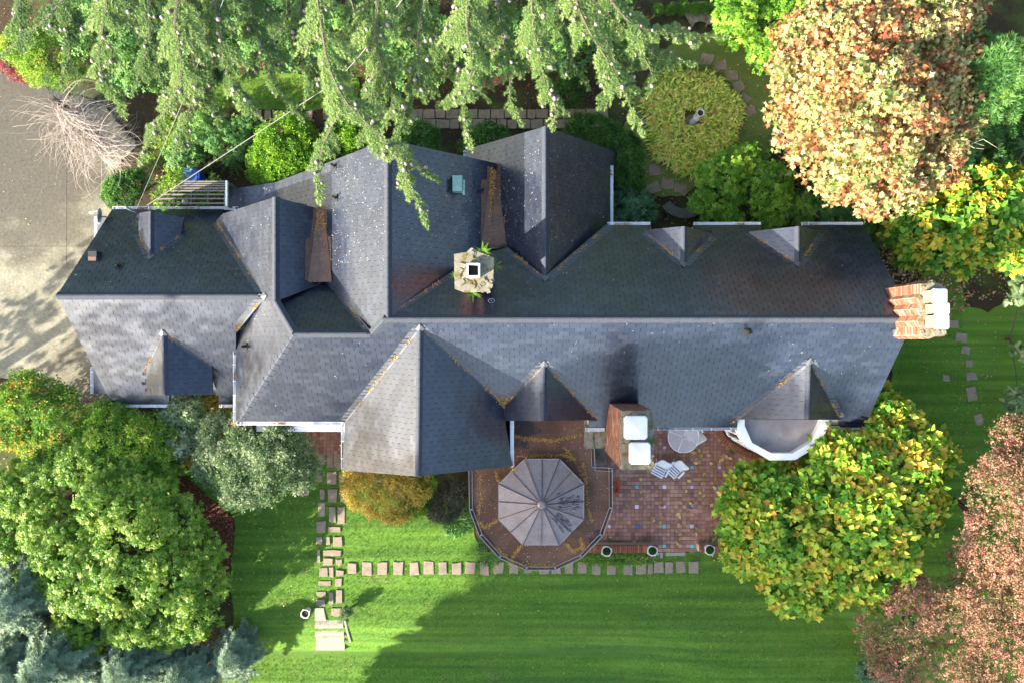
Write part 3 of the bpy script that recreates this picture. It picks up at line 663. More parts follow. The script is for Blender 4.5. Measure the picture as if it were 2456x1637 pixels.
# white gutters with their brackets
def gutter(A, B, out, parent=None, w_=.125, matl='white', gap=.55):
    parent = parent or HOUSE; out = Vector(out).normalized(); d = B-A; L = d.length; d.normalize(); t = .012; h = .10
    pr = [(0, 0), (0, -h), (w_, -h), (w_, 0), (w_-t, 0), (w_-t, -h+t), (t, -h+t), (t, 0)]
    V = [A+out*x+Vector((0, 0, z)) for x, z in pr]+[B+out*x+Vector((0, 0, z)) for x, z in pr]
    mb = MB(); mb.add(V, [(i, (i+1) % 8, 8+(i+1) % 8, 8+i) for i in range(8)])
    for e in (A+d*.006, B-d*.006): mb.box(e+out*(w_/2)+Vector((0, 0, -h/2+.005)), (.012, w_, h), rot=Matrix((d, d.cross(Vector((0, 0, 1))), Vector((0, 0, 1)))).transposed())
    g = mb.build('gutter', M[matl], parent); n = max(2, int(L/gap))
    bm_ = MB(); bm_.bar(-out*.01+Vector((0, 0, .008)), out*(w_+.01)+Vector((0, 0, .008)), .03, .012); me = mesh_py('gutter_bracket', bm_.V, bm_.F, M[matl])
    for i in range(n):
        o = bpy.data.objects.new('gutter_bracket', me); COL.objects.link(o); o.parent = g; o.location = A+d*(L*(i+.3+ru(-.1, .1))/n)
    gutters.append((A, B, out, w_)); return g
gutters = []
def geave(p, u1, v1, u2, v2, out): 
    A, B = p.hit(u1, v1), p.hit(u2, v2); zz = min(A.z, B.z)-.03
    gutter(Vector((A.x, A.y, zz)), Vector((B.x, B.y, zz)), out)
geave(SP, 1566, 1022, 1784, 1022, (0, -1, 0)); geave(SP, 1990, 1021, 2073, 1021, (0, -1, 0)); geave(SP, 1405, 1026, 1450, 1026, (0, -1, 0))
geave(SP, 567, 1010, 822, 1010, (0, -1, 0)); geave(W0, 567, 788, 567, 1014, (-1, 0, 0))
geave(NP, 1457, 541, 1560, 541, (0, 1, 0)); geave(NP, 1665, 541, 1825, 541, (0, 1, 0)); geave(NP, 1925, 541, 2071, 541, (0, 1, 0))
geave(G2E, 1463, 397, 1463, 536, (1, 0, 0)); geave(LN, 269, 503, 570, 503, (0, 1, 0)); geave(LS, 269, 968, 405, 968, (0, -1, 0)); geave(LS, 525, 968, 566, 968, (0, -1, 0))
geave(d_g3['L'].pl, 826, 1012, 826, 1124, (-1, 0, 0)); geave(d_g3['R'].pl, 1224, 1006, 1224, 1118, (1, 0, 0)); geave(G2W, 1120, 360, 1120, 378, (-1, 0, 0))
geave(SK, 545, 455, 545, 495, (-1, 0, 0))
# low return roofs at the garage end
for (q, g_) in (([(224, 880), (275, 880), (285, 943), (224, 943)], (224, 880, 224, 943)), ([(233, 520), (262, 520), (262, 590), (233, 590)], (233, 520, 233, 590))):
    pl_ = Plane(P(q[0][0], q[0][1], 1.45), P(q[3][0], q[3][1], 1.45), P(q[1][0], q[1][1], 1.8)); pts = [pl_.hit(*p) for p in q]
    mb = MB(); deck(mb, pts, .1); mb.build('lean_to_roof', M['slate'], HOUSE); geave(pl_, *g_, (-1, 0, 0))
# white porch beam below the south eave, with a small scrap of leaf litter on it
mb = MB(); a = P(615, 1015, 2.7); b_ = P(826, 1029, 2.7); mb.box(((a.x+b_.x)/2, (a.y+b_.y)/2-.02, 2.62), (b_.x-a.x, .32, .16)); mb.build('porch_beam', M['white'], HOUSE)
# downpipe, vents and hatches on the roof
def vent(pl, u, v, h=.35, r=.045, matl='darkmetal', base=True):
    mb = MB(); c = pl.hit(u, v); 
    if base:
        t = (Vector((0, 0, 1))-pl.n*pl.n.z).normalized(); mb.box(c+pl.n*.03, (.26, .3, .012), rot=Matrix((t.cross(pl.n), t, pl.n)).transposed(), m=0)
    mb.tube([c-Vector((0, 0, .1)), c+Vector((0, 0, h))], [r*1.25, r], 10, cap=False); mb.tube([c+Vector((0, 0, h)), c+Vector((0, 0, h-.12))], [r*.82, r*.8], 10, m=1); mb.build('vent_pipe', [M[matl], M['black']], ROOF)
vent(G1W, 805, 476); vent(G1W, 802, 400); vent(W0, 590, 830); vent(LN, 288, 638, .3, .05); vent(SP, 1790, 796, .45, .06); vent(G1E, 1158, 460, .3, .055, 'copper', False)
mb = MB(); c = LN.hit(232, 612); mb.box(c+Vector((0, 0, .12)), (.30, .22, .34)); mb.box(c+Vector((0, -.16, .2)), (.27, .14, .2), m=1); mb.build('roof_vent', [M['darkmetal'], M['copper']], ROOF)
mb = MB(); c = G1E.hit(1099, 446); t = (Vector((0, 0, 1))-G1E.n*G1E.n.z).normalized(); s_ = t.cross(G1E.n)
ctr = c+Vector((0, 0, .42)); q = [Vector((x, y, 0)) for x, y in ((-.16, -.26), (.16, -.26), (.16, .26), (-.16, .26))]
mb.add([ctr+p for p in q]+[ctr+Vector((p.x, p.y, -.75)) for p in q]+[ctr+Vector((0, -.05, .08)), ctr+Vector((0, .05, .08))], [(0, 1, 8), (1, 2, 9, 8), (2, 3, 9), (3, 0, 8, 9), (0, 4, 5, 1), (1, 5, 6, 2), (2, 6, 7, 3), (3, 7, 4, 0)])
mb.box(ctr+Vector((.21, -.12, -.1)), (.07, .5, .06)); mb.build('roof_hatch', M['verdigris'], ROOF)
# small aerial fitting on the north slope
mb = MB(); c = NP.hit(1179, 722); mb.tube([c+Vector((.1*math.cos(t), .07*math.sin(t), .08)) for t in np.linspace(0, 6.28, 12)], .012, 5); mb.tube([c, c+Vector((0, 0, .25))], .012, 5); mb.build('aerial', M['greymetal'], ROOF)
# ------------------------------------------------------------------ chimneys
BL, BH = .205, .072
bm_ = MB(); bm_.box((0, 0, 0), (BL-.014, .05, BH-.014)); brick_me = [mesh_py('brick', bm_.V, bm_.F, M['brick'], rnd=[r]*6) for r in (.05, .25, .45, .6, .75, .95)]
def shaft(parent, pts, z0, z1, single, faces=None):
    """mortar core with courses of bricks standing 7 mm proud; single(face index, z) says which are objects of their own"""
    n = len(pts); area = sum(pts[i][0]*pts[(i+1) % n][1]-pts[(i+1) % n][0]*pts[i][1] for i in range(n))
    if area < 0: pts = pts[::-1]
    mb = MB(); mb.prism(pts, z0, z1); mb.build('mortar_core', M['mortar'], parent)
    jb = MB(); rows = int((z1-z0)/BH)
    for k in range(rows):
        z = z1-BH*(k+.5)
        for i in range(n):
            a, b_ = Vector((*pts[i], z)), Vector((*pts[(i+1) % n], z)); d = b_-a; L = d.length; d.normalize(); out = Vector((d.y, -d.x, 0)); m = max(1, int(round(L/BL)))
            w_ = L/m; off = .5*w_ if (k+i) % 2 and m > 1 else 0; x = -off
            while x < L-.02:
                xa, xb = max(x, 0), min(x+w_, L); cx = (xa+xb)/2; ln = xb-xa-.012
                if ln > .03:
                    c = a+d*cx-out*(.018-ru(0, .006)); Mx = Matrix((d, -out, Vector((0, 0, 1)))).transposed().to_4x4()
                    if single(i, z, c, out):
                        o = bpy.data.objects.new('brick', brick_me[int(R()*6)]); COL.objects.link(o); o.parent = parent
                        Mx.translation = c; o.matrix_basis = Mx @ Matrix.Diagonal((ln/(BL-.014), 1, 1, 1)); cnt[0] += 1
                    else: jb.box(c, (ln, .05, BH-.014), rot=Mx.to_3x3(), r=R())
                x += w_
    if jb.V: ob('brickwork', mesh_py('brickwork', jb.V, jb.F, M['brick'], rnd=jb.R), parent, kind='stuff')
cnt = [0]
def rough_top(parent, pts, z, name='crown_slab', th=.12, bumps=26, matl='mossy'):
    n = len(pts); c = (sum(p[0] for p in pts)/n, sum(p[1] for p in pts)/n); mb = MB(); mb.prism(pts, z-.02, z+th)
    for _ in range(bumps):                            # broken mortar and loose pieces of brick
        t = ru(0, 1); i = int(R()*n); e = (pts[i][0]*(1-t)+pts[(i+1) % n][0]*t, pts[i][1]*(1-t)+pts[(i+1) % n][1]*t); k = ru(.05, .5); q = (e[0]*(1-k)+c[0]*k, e[1]*(1-k)+c[1]*k)
        s_ = ru(.05, .13); mb.box((q[0], q[1], z+th), (s_*1.6, s_, s_*.7), ru(0, 3), r=R())
    return mb.build(name, M[matl], parent)
def cap(parent, c, sx, sy, z, hflue, rz=0):
    mb = MB(); mb.box((c[0], c[1], z+hflue/2), (sx*.82, sy*.78, hflue)); mb.build('flue', M['terracotta'], parent)
    mb = MB()
    for x, y in ((-1, -1), (1, -1), (1, 1), (-1, 1)): mb.box((c[0]+x*sx*.4, c[1]+y*sy*.38, z+hflue+.06), (.02, .02, .14))
    mb.build('cap_post', M['greymetal'], parent)
    hx, hy, ch, z1 = sx/2, sy/2, .09*min(sx, sy)*2.2*.5, z+hflue+.12
    o8 = [(-hx+ch, -hy), (hx-ch, -hy), (hx, -hy+ch), (hx, hy-ch), (hx-ch, hy), (-hx+ch, hy), (-hx, hy-ch), (-hx, -hy+ch)]
    V = [(c[0]+x, c[1]+y, z1) for x, y in o8]+[(c[0]+x, c[1]+y, z1+.05) for x, y in o8]+[(c[0]+x*.93, c[1]+y*.93, z1+.075) for x, y in o8]+[(c[0], c[1], z1+.12)]
    mb = MB(); mb.add(V, [(i, (i+1) % 8, 8+(i+1) % 8, 8+i) for i in range(8)]+[(8+i, 8+(i+1) % 8, 16+(i+1) % 8, 16+i) for i in range(8)]+[(16+i, 16+(i+1) % 8, 24) for i in range(8)]+[tuple(range(7, -1, -1))])
    mb.build('chimney_cap', M['cap'], parent)
def core(pts, z0, z1):                                # the chimney part itself: a slim inner core that carries its pieces
    c = (sum(p[0] for p in pts)/len(pts), sum(p[1] for p in pts)/len(pts))
    mb = MB(); mb.prism([(c[0]+(p[0]-c[0])*.8, c[1]+(p[1]-c[1])*.8) for p in pts], z0, z1-.05); return mb.build('chimney', M['mortar'], HOUSE)
def star(c, r1, r2, n=8, a0=0): return [(c[0]+(r1 if i % 2 == 0 else r2)*math.cos(a0+math.pi*i/n), c[1]+(r1 if i % 2 == 0 else r2)*math.sin(a0+math.pi*i/n)) for i in range(2*n)]
# star-shaped chimney in the middle of the roof
c1 = P(1137, 651, 8.0); zt1 = 7.75
st = star((c1.x, c1.y), .66, .50, 8, math.pi/8); C1 = core(st, 4, zt1); C1['label'] = 'short star-shaped chimney thick with moss, one square open flue'
shaft(C1, [(c1.x+(x-c1.x)*.9, c1.y+(y-c1.y)*.9) for x, y in star((c1.x, c1.y), .60, .46, 8, math.pi/8)], 4.6, zt1-.3, lambda i, z, c, o: o.y < -.3 and z > zt1-.75)
shaft(C1, star((c1.x, c1.y), .64, .49, 8, math.pi/8), zt1-.3, zt1, lambda i, z, c, o: z > zt1-.15)
slab1 = rough_top(C1, [(c1.x+x, c1.y+y) for x, y in ((-.58, -.50), (-.30, -.60), (.42, -.58), (.55, -.45), (.58, .42), (.10, .60), (-.08, .72), (-.24, .58), (-.60, .52))], zt1, th=.1, bumps=34)
mb = MB()
for dx, dy, sx, sy in ((-.17, 0, .05, .40), (.17, 0, .05, .40), (0, -.18, .30, .05), (0, .18, .30, .05)): mb.box((c1.x-.02+dx, c1.y+.03+dy, zt1+.2), (sx, sy, .22))
mb.build('flue_rim', M['ceramic'], C1); mb = MB(); mb.box((c1.x-.02, c1.y+.03, zt1+.10), (.30, .33, .03)); mb.build('flue_opening', M['black'], C1)
# tall rectangular chimney beside the sunroom
zt2 = 6.75; q2 = [P(1489, 984, zt2), P(1566, 984, zt2), P(1566, 1124, zt2), P(1489, 1124, zt2)]; q2 = [(p.x, p.y) for p in q2]
C2 = core(q2, 0, zt2); C2['label'] = 'tall rectangular brick chimney between sunroom and patio, two white caps'
shaft(C2, q2, 0, zt2, lambda i, z, c, o: o.x < -.9 and z > zt2-1.05)
rough_top(C2, q2, zt2, bumps=40, th=.10)
mb = MB()
cc = (q2[0][0]+.05, (q2[0][1]+q2[2][1])/2)
for (x, y, sx, sy, z0_, z1_) in ((-.42, -.15, .8, 1.3, 0, 2.95), (.15, -1.12, 1.2, .45, 0, 1.2)): mb.prism([(cc[0]+x-sx/2, cc[1]+y-sy/2), (cc[0]+x+sx/2, cc[1]+y-sy/2), (cc[0]+x+sx/2, cc[1]+y+sy/2), (cc[0]+x-sx/2, cc[1]+y+sy/2)], z0_, z1_)
mb.build('chimney_shoulder', M['mossy'], C2)
ca, cb = P(1528, 1024, 7.25), P(1539, 1086, 7.2)
cap(C2, (ca.x-.05, ca.y), .72, .72, zt2+.1, .3); cap(C2, (cb.x-.08, cb.y+.02), .65, .66, zt2+.1, .34)
# ribbed chimney stack with three caps on the east gable
zt3 = 7.7; zz = []
for i, (u, v) in enumerate(((2206, 681), (2206, 705), (2196, 714), (2204, 728), (2195, 741), (2204, 756), (2196, 770), (2205, 783), (2206, 804), (2216, 808), (2226, 812), (2240, 806), (2262, 806), (2264, 790), (2264, 700), (2258, 684), (2240, 678), (2232, 672), (2224, 681))):
    p = P(u, v, zt3); zz.append((p.x, p.y))
C3 = core(zz, 0, zt3); C3['label'] = 'ribbed brick chimney on the east gable with three white caps'
shaft(C3, zz, 4.4, zt3, lambda i, z, c, o: o.x < -.35 and z > zt3-.95)
rough_top(C3, zz, zt3, bumps=60, th=.08)
mb = MB(); x0, y0 = min(p[0] for p in zz), min(p[1] for p in zz); mb.box((x0+.55, (y0+max(p[1] for p in zz))/2, 2.2), (.95, 2.0, 4.5)); mb.build('chimney_base', M['brick'], C3)
for (u, v, sx, sy) in ((2260, 710, .44, .42), (2266, 740, .43, .34), (2265, 771, .43, .44)):
    p = P(u, v, 8.3); cap(C3, (p.x-.10, p.y), sx, sy, zt3+.06, .42)
mb = MB(); mb.add([SP.hit(u, v, .06) for u, v in ((2140, 792), (2170, 780), (2172, 800), (2146, 812))], [(0, 1, 2, 3)]); mb.add([NP.hit(u, v, .06) for u, v in ((2138, 715), (2168, 722), (2172, 756), (2152, 752))], [(0, 1, 2, 3)]); mb.build('flashing', M['flash'], ROOF)
print('single bricks', cnt[0])

# ------------------------------------------------------------------ bay with a white parapet
zb = 3.28
outer = [P(u, v, zb) for u, v in ((1769, 1027), (1790, 1069), (1846, 1103), (1907, 1102), (1960, 1070), (1988, 1022), (1989, 1002))]
inner = [P(u, v, zb) for u, v in ((1786, 1020), (1804, 1061), (1850, 1086), (1901, 1086), (1947, 1058), (1970, 1012), (1970, 1000))]
yb = SP.hit(1900, 1005).y+.35
outer = [Vector((outer[0].x, yb, zb))]+outer+[Vector((outer[-1].x, yb, zb))]; inner = [Vector((inner[0].x, yb, zb))]+inner+[Vector((inner[-1].x, yb, zb))]
wallp = [o+(i_-o)*.42 for o, i_ in zip(outer, inner)]
mb = MB(); n = len(wallp); mb.add([Vector((p.x, p.y, .6)) for p in wallp]+[Vector((p.x, p.y, 2.9)) for p in wallp], [(i, i+1, n+i+1, n+i) for i in range(n-1)])
BAY = mb.build('bay', M['white'], HOUSE)
mb = MB(); n = len(outer); dz = Vector((0, 0, .26))
V = [p for p in outer]+[p for p in inner]+[p-dz*.45 for p in outer]+[p-dz*1.6 for p in inner]
mb.add(V, [(i, i+1, n+i+1, n+i) for i in range(n-1)]+[(i+1, i, 2*n+i, 2*n+i+1) for i in range(n-1)]+[(n+i, n+i+1, 3*n+i+1, 3*n+i) for i in range(n-1)]+[(2*n+i+1, 2*n+i, 3*n+i, 3*n+i+1) for i in range(n-1)]); mb.build('parapet', M['white'], BAY)
mb = MB(); mb.prism([(p.x, p.y) for p in inner], zb-.5, zb-.33); mb.build('balcony_floor', M['pavement_roof'], BAY)
sillme = mesh_py('sill_brick', [(-.036, -.11, -.03), (.036, -.11, -.03), (.036, .11, -.03), (-.036, .11, -.03), (-.036, -.11, .02), (.036, -.11, .02), (.036, .11, .06), (-.036, .11, .06)], [(0, 3, 2, 1), (4, 5, 6, 7), (0, 1, 5, 4), (1, 2, 6, 5), (2, 3, 7, 6), (3, 0, 4, 7)], M['brick'], rnd=[.4]*6)
sill_o = [P(u, v, .55) for u, v in ((1714, 1020), (1716, 1032), (1732, 1061), (1780, 1091), (1830, 1105), (1905, 1105), (1955, 1075))]
mb = MB()
for i in range(len(sill_o)-1):                        # soldier course of sloping sill bricks
    a, b_ = sill_o[i], sill_o[i+1]; d = b_-a; L = d.length; d.normalize(); inn = Vector((-d.y, d.x, 0)); m = max(1, int(L/.085))
    for j in range(m):
        c = a+d*(L*(j+.5)/m)+inn*.1; o = bpy.data.objects.new('sill_brick', sillme)
        COL.objects.link(o); o.parent = BAY; o.location = c; o.rotation_euler = (0, 0, math.atan2(d.y, d.x)+ru(-.02, .02))
mb = MB(); mb.prism([(p.x+.12, p.y+.1) for p in sill_o]+[(sill_o[-1].x, yb), (sill_o[0].x+.12, yb)], 0, .52); mb.build('bay_plinth', M['brick'], BAY)
for i in range(len(wallp)-1):                         # a pair of lights in every facet
    a, b_ = wallp[i], wallp[i+1]; d = b_-a; L = d.length
    if L < .55: continue
    d.normalize(); out = Vector((d.y, -d.x, 0)); k = 2
    for j in range(k):
        x0_, x1_ = L*(.10+.42*j), L*(.10+.42*j+.37); fr = MB(); z0_, z1_ = 1.0, 2.55
        for (xa, za, xb, zb_) in ((x0_, z0_, x1_, z0_), (x0_, z1_, x1_, z1_), (x0_, z0_, x0_, z1_), (x1_, z0_, x1_, z1_)):
            fr.bar(a+d*xa+out*.03+Vector((0, 0, za-a.z)), a+d*xb+out*.03+Vector((0, 0, zb_-a.z)), .06, .06, up=out)
        w_ = fr.build('window', M['white'], BAY)
        pn = MB(); pn.add([a+d*x+out*.012+Vector((0, 0, z-a.z)) for x, z in ((x0_, z0_), (x1_, z0_), (x1_, z1_), (x0_, z1_))], [(0, 1, 2, 3)]); pn.build('pane', M['pane'], BAY)

# ------------------------------------------------------------------ sunroom with flat roof and octagonal canopy
zf = 2.9
edge = [(1124, 1100), (1124.5, 1126), (1126, 1221), (1150, 1284), (1197, 1336), (1262, 1365), (1332, 1365), (1395, 1336), (1445, 1284), (1469, 1217), (1468, 1121), (1427, 1119), (1424, 1050), (1424, 1000)]
ep = [P(u, v, zf) for u, v in edge]; ytop = P(1300, 1003, zf).y+.5; ring = [(p.x, p.y) for p in ep]+[(ep[-1].x, ytop), (P(1222, 1000, zf).x, ytop), (P(1222, 1090, zf).x, P(0, 1090, zf).y)]
SUN = thing('sunroom', 'rounded sunroom extension with brown flat roof and octagonal metal canopy', 'sunroom', (ep[5].x, -5.8, 0))
mb = MB(); mb.prism(ring, zf-.22, zf-.03); mb.build('flat_roof', M['flatroof'], SUN)
cxr = (1.0, -5.6); mb = MB(); mb.prism([(cxr[0]+(x-cxr[0])*.93, cxr[1]+(y-cxr[1])*.93) for x, y in ring], -.7, zf-.25); mb.build('wall', M['white'], SUN)
def rim(a, b_, first):
    d = b_-a; d.normalize(); out = Vector((d.y, -d.x, 0)); a2, b2 = Vector((a.x, a.y, zf)), Vector((b_.x, b_.y, zf))
    mb = MB(); mb.bar(a2, b2, .022, .10); mb.bar(a2-out*.115, b2-out*.115, .016, .08); mb.bar(a2-out*.058-Vector((0, 0, .04)), b2-out*.058-Vector((0, 0, .04)), .10, .015, m=1)
    g = mb.build('gutter', [M['gtube'], M['copper']], SUN); L = (b_-a).length; k = max(1, int(L/.75))
    for j in range(k+1):
        c = a2+(b2-a2)*(j/max(1, k)); bb = MB(); bb.bar(c-out*.12+Vector((0, 0, .05)), c+out*.01+Vector((0, 0, .05)), .022, .01); bb.build('gutter_bracket', M['greymetal'], g)
for i in range(len(ep)-1): rim(ep[i], ep[i+1], i == 0)
oc = [(1258.5, 1100), (1342, 1100), (1400, 1159.5), (1400, 1244), (1341, 1305.5), (1254, 1305.5), (1196, 1244), (1196, 1159.5)]
zo = 3.25; op = [P(u, v, zo) for u, v in oc]; hub = Vector((sum(p.x for p in op)/8, sum(p.y for p in op)/8, 3.72))
CAN = MB(); CAN.prism([(hub.x+(p.x-hub.x)*.9, hub.y+(p.y-hub.y)*.9) for p in op], zf-.05, zo-.04); CAN = CAN.build('canopy', M['white'], SUN)
for i in range(8):
    a, b_ = op[i], op[(i+1) % 8]; mid = (a+b_)/2
    for (p, q) in ((a, mid), (mid, b_)):
        mb = MB(); g1, g2 = p+(hub-p)*0, q; h1 = hub+(p-hub)*.09; h2 = hub+(q-hub)*.09; dn = Vector((0, 0, -.03))
        V = [p, q, h2, h1]; mb.add(V+[x+dn for x in V], [(0, 1, 2, 3), (7, 6, 5, 4), (0, 4, 5, 1), (1, 5, 6, 2), (3, 7, 4, 0)]); mb.build('metal_panel', M['oct'], CAN)
        mb = MB(); mb.bar(p+Vector((0, 0, .012)), h1+Vector((0, 0, .012)), .022, .04); mb.build('seam', M['copper' if (i*2+(p is mid)) % 3 == 0 else 'stain'], CAN)
    mb = MB(); mb.bar(a-Vector((0, 0, .03)), b_-Vector((0, 0, .03)), .03, .07); mb.build('fascia', M['gtube'], CAN)
mb = MB(); mb.lathe(hub, [(.0, .06), (.09, .05), (.15, .0), (.17, -.05)], 16); mb.build('hub', M['oct'], CAN)
mb = MB()                                             # dark dried puddle marks on the east panels
for _ in range(260):
    t = ru(-.55, .95); r_ = ru(.45, .93); a = -t*1.0; p = hub+Vector((math.cos(a), math.sin(a), 0))*r_*1.45; l = ru(.04, .17); w_ = ru(.008, .022)
    k = (1.45*r_)/1.5; z = hub.z-(hub.z-zo)*k+.012; d = Vector((math.cos(a), math.sin(a), -.31)); s_ = Vector((-math.sin(a), math.cos(a), 0))
    c = Vector((p.x, p.y, z)); mb.add([c-d*l, c-s_*w_+d*ru(-.02, .02), c+d*l*ru(.7, 1), c+s_*w_], [(0, 1, 2, 3)])
ob('water_stain', mesh_py('water_stain', mb.V, mb.F, M['stain']), CAN, kind='stuff')

# ------------------------------------------------------------------ patio of quarry tiles
tp = .157
PATIO = bpy.data.objects.new('patio', None); COL.objects.link(PATIO); PATIO["kind"] = 'structure'
pp = [(1380, 1010), (1910, 1010), (1990, 1110), (1930, 1180), (1800, 1250), (1770, 1312), (1676, 1312), (1676, 1321), (1577, 1321), (1577, 1306), (1380, 1306)]
pg = [(G(u, v).x, G(u, v).y) for u, v in pp]; mb = MB(); mb.prism(pg, -.05, .035); mb.build('grout_bed', M['grout'], PATIO)
pp2 = [(700, 1028), (822, 1028), (822, 1085), (690, 1085)]; mb = MB(); mb.prism([(G(u, v).x, G(u, v).y) for u, v in pp2], -.05, .035); mb.build('grout_bed', M['grout'], PATIO)
def tile_me(cols, motif=None, r=.5):
    h = tp/2-.006; mb = MB(); mb.add([(-h, -h, 0), (h, -h, 0), (h, h, 0), (-h, h, 0), (-h+.004, -h+.004, .018), (h-.004, -h+.004, .018), (h-.004, h-.004, .018), (-h+.004, h-.004, .018)], [(4, 5, 6, 7), (0, 1, 5, 4), (1, 2, 6, 5), (2, 3, 7, 6), (3, 0, 4, 7)], r=r)
    if motif == 'diamond':
        for k in (0, 1): a = .045-.02*k; mb.add([(a, 0, .020+.002*k), (0, a, .020+.002*k), (-a, 0, .020+.002*k), (0, -a, .020+.002*k)], [(0, 1, 2, 3)], m=1-k)
    if motif == 'checks':
        for x, y in ((-.04, .04), (.03, .045), (0, 0), (-.045, -.03), (.04, -.04)): mb.add([(x-.014, y-.012, .020), (x+.014, y-.012, .020), (x+.014, y+.012, .020), (x-.014, y+.012, .020)], [(0, 1, 2, 3)], m=1)
    return mesh_py('tile', mb.V, mb.F, [M[c] for c in cols], mb.M, rnd=mb.R)
plain = [tile_me(['tile'], r=r) for r in (.0, .2, .35, .5, .65, .8, 1.)]
org = G(1527, 1213.5); ax = {}
for (c, r, cols, mo) in ((0, 0, ['pale', 'lilac'], 'diamond'), (0, 5, ['teal', 'pale'], 'checks'), (7, 5, ['pale', 'lilac'], None), (14, 5, ['lilac', 'pale'], 'diamond'), (7, 0, ['lilac', 'pale'], 'diamond'), (14, 0, ['cobalt'], None), (21, 0, ['teal', 'pale'], 'checks'), (-7, -5, ['lilac', 'pale'], 'diamond'), (0, -5, ['cobalt'], None),
    (7, -5, ['aqua', 'teal'], 'diamond'), (14, -5, ['pale', 'cobalt'], 'checks'), (21, -5, ['pale', 'lilac'], None), (7, 15, ['lilac', 'pale'], 'diamond'), (21, 10, ['lilac', 'pale'], 'diamond'), (14, 10, ['teal', 'yellowish'], 'checks'), (7, -10, ['teal', 'pale'], 'checks'), (14, -10, ['aqua'], None), (21, 5, ['teal', 'pale'], 'checks'), (14, 15, ['aqua'], None), (35, 10, ['navyw', 'pale'], 'diamond'), (28, 10, ['pale', 'lilac'], 'diamond'), (28, 0, ['lilac', 'pale'], 'diamond')):
    cols = ['pale' if x == 'yellowish' else x for x in cols]; ax[(c, r)] = tile_me(cols if len(cols) > 1 else cols*2, mo)
cands = []
for c in range(-16, 50):
    for r in range(-12, 26):
        x, y = org.x+c*tp, org.y+r*tp
        if inpoly(np.array([x]), np.array([y]), pg)[0]: cands.append((c, r, x, y))
tl = 0
base = [tuple(v.co) for v in plain[0].vertices]; faces = [tuple(p.vertices) for p in plain[0].polygons]
JV, JF, JR = [], [], []
def joined_tile(x, y, z, r):
    k = len(JV); JV.extend([(x+b[0], y+b[1], z+b[2]) for b in base]); JF.extend([tuple(i+k for i in f) for f in faces]); JR.extend([r]*len(faces))
cands.sort(key=lambda t: abs(t[0]-7)+abs(t[1]+1)*1.1)
for (c, r, x, y) in cands:
    z = .036+ru(0, .003)
    if (c, r) in ax: o = bpy.data.objects.new('tile', ax[(c, r)]); COL.objects.link(o); o.parent = PATIO; o.location = (x, y, z+.002); tl += 1
    elif tl < 300: o = bpy.data.objects.new('tile', plain[int(R()*7)]); COL.objects.link(o); o.parent = PATIO; o.location = (x, y, z); o.rotation_euler = (ru(-.01, .01), ru(-.01, .01), ru(-.015, .015)); tl += 1
    else: joined_tile(x, y, z, R())
for i in range(15):
    for j in range(7):
        p = G(702, 1032); x, y = p.x+i*tp*.92, p.y-j*tp*.92; joined_tile(x, y, .036, R()*.8)
ob('tile_field', mesh_py('tile_field', JV, JF, M['tile'], rnd=JR), PATIO, kind='stuff')
# low brick wall round the patio
def lowwall(u0, u1, label):
    a, b_ = P(u0, 1315, .5), P(u1, 1315, .5); w_ = thing('brick_wall', label, 'wall', ((a.x+b_.x)/2, a.y, 0)); L = b_.x-a.x
    mb = MB(); mb.box(((a.x+b_.x)/2, a.y, .20), (L, .26, .5)); mb.build('core', M['mortar'], w_); n = int(L/.078)
    m_ = MB(); m_.box((0, 0, 0), (.066, .30, .09)); mes = [mesh_py('coping_brick', m_.V, m_.F, M['brick'], rnd=[r]*6) for r in (.1, .3, .5, .7)]
    for i in range(n):
        o = bpy.data.objects.new('coping_brick', mes[int(R()*4)]); link(o, w_); o.location = (a.x+L*(i+.5)/n, a.y+ru(-.006, .006), .495+ru(-.003, .004)); o.rotation_euler = (0, 0, ru(-.02, .02))
    return w_
lowwall(1408, 1577, 'long low brick wall with soldier coping carrying two pots at the patio edge'); lowwall(1677, 1790, 'shorter low brick wall running under the yellow-green tree')

# ------------------------------------------------------------------ patio furniture and small things
def make_table(u, v):
    c = P(u, v, .73); t = thing('patio_table', 'round frosted glass table with white metal rim on the patio', 'table', (c.x, c.y, 0))
    mb = MB(); r_ = .60; mb.lathe((0, 0, .735), [(r_, -.006), (r_, .006)], 40); mb.add([(r_*math.cos(i*math.pi/20), r_*math.sin(i*math.pi/20), .741) for i in range(40)], [tuple(range(40))]); mb.build('tabletop', M['tglass'], t, True)
    mb = MB(); mb.tube([((r_+.004)*math.cos(i*math.pi/24), (r_+.004)*math.sin(i*math.pi/24), .738) for i in range(49)], .017, 6); mb.build('rim', M['plastic'], t, True)
    for k in range(4):
        a = math.radians(-22+90*k); d = Vector((math.cos(a), math.sin(a), 0)); mb = MB(); mb.bar(d*.04+Vector((0, 0, .752)), d*.585+Vector((0, 0, .752)), .022, .012); mb.build('spoke', M['plastic'], t, True)
        mb = MB(); mb.tube([d*.06+Vector((0, 0, .7)), d*.2+Vector((0, 0, .3)), d*.42+Vector((0, 0, .055))], .016, 6); mb.build('leg', M['plastic'], t, True)
    mb = MB(); mb.lathe((0, 0, .755), [(.045, -.01), (.045, .006), (.02, .006)], 12); mb.build('collar', M['greymetal'], t, True)
make_table(1639.5, 1047)
chair_proto = []
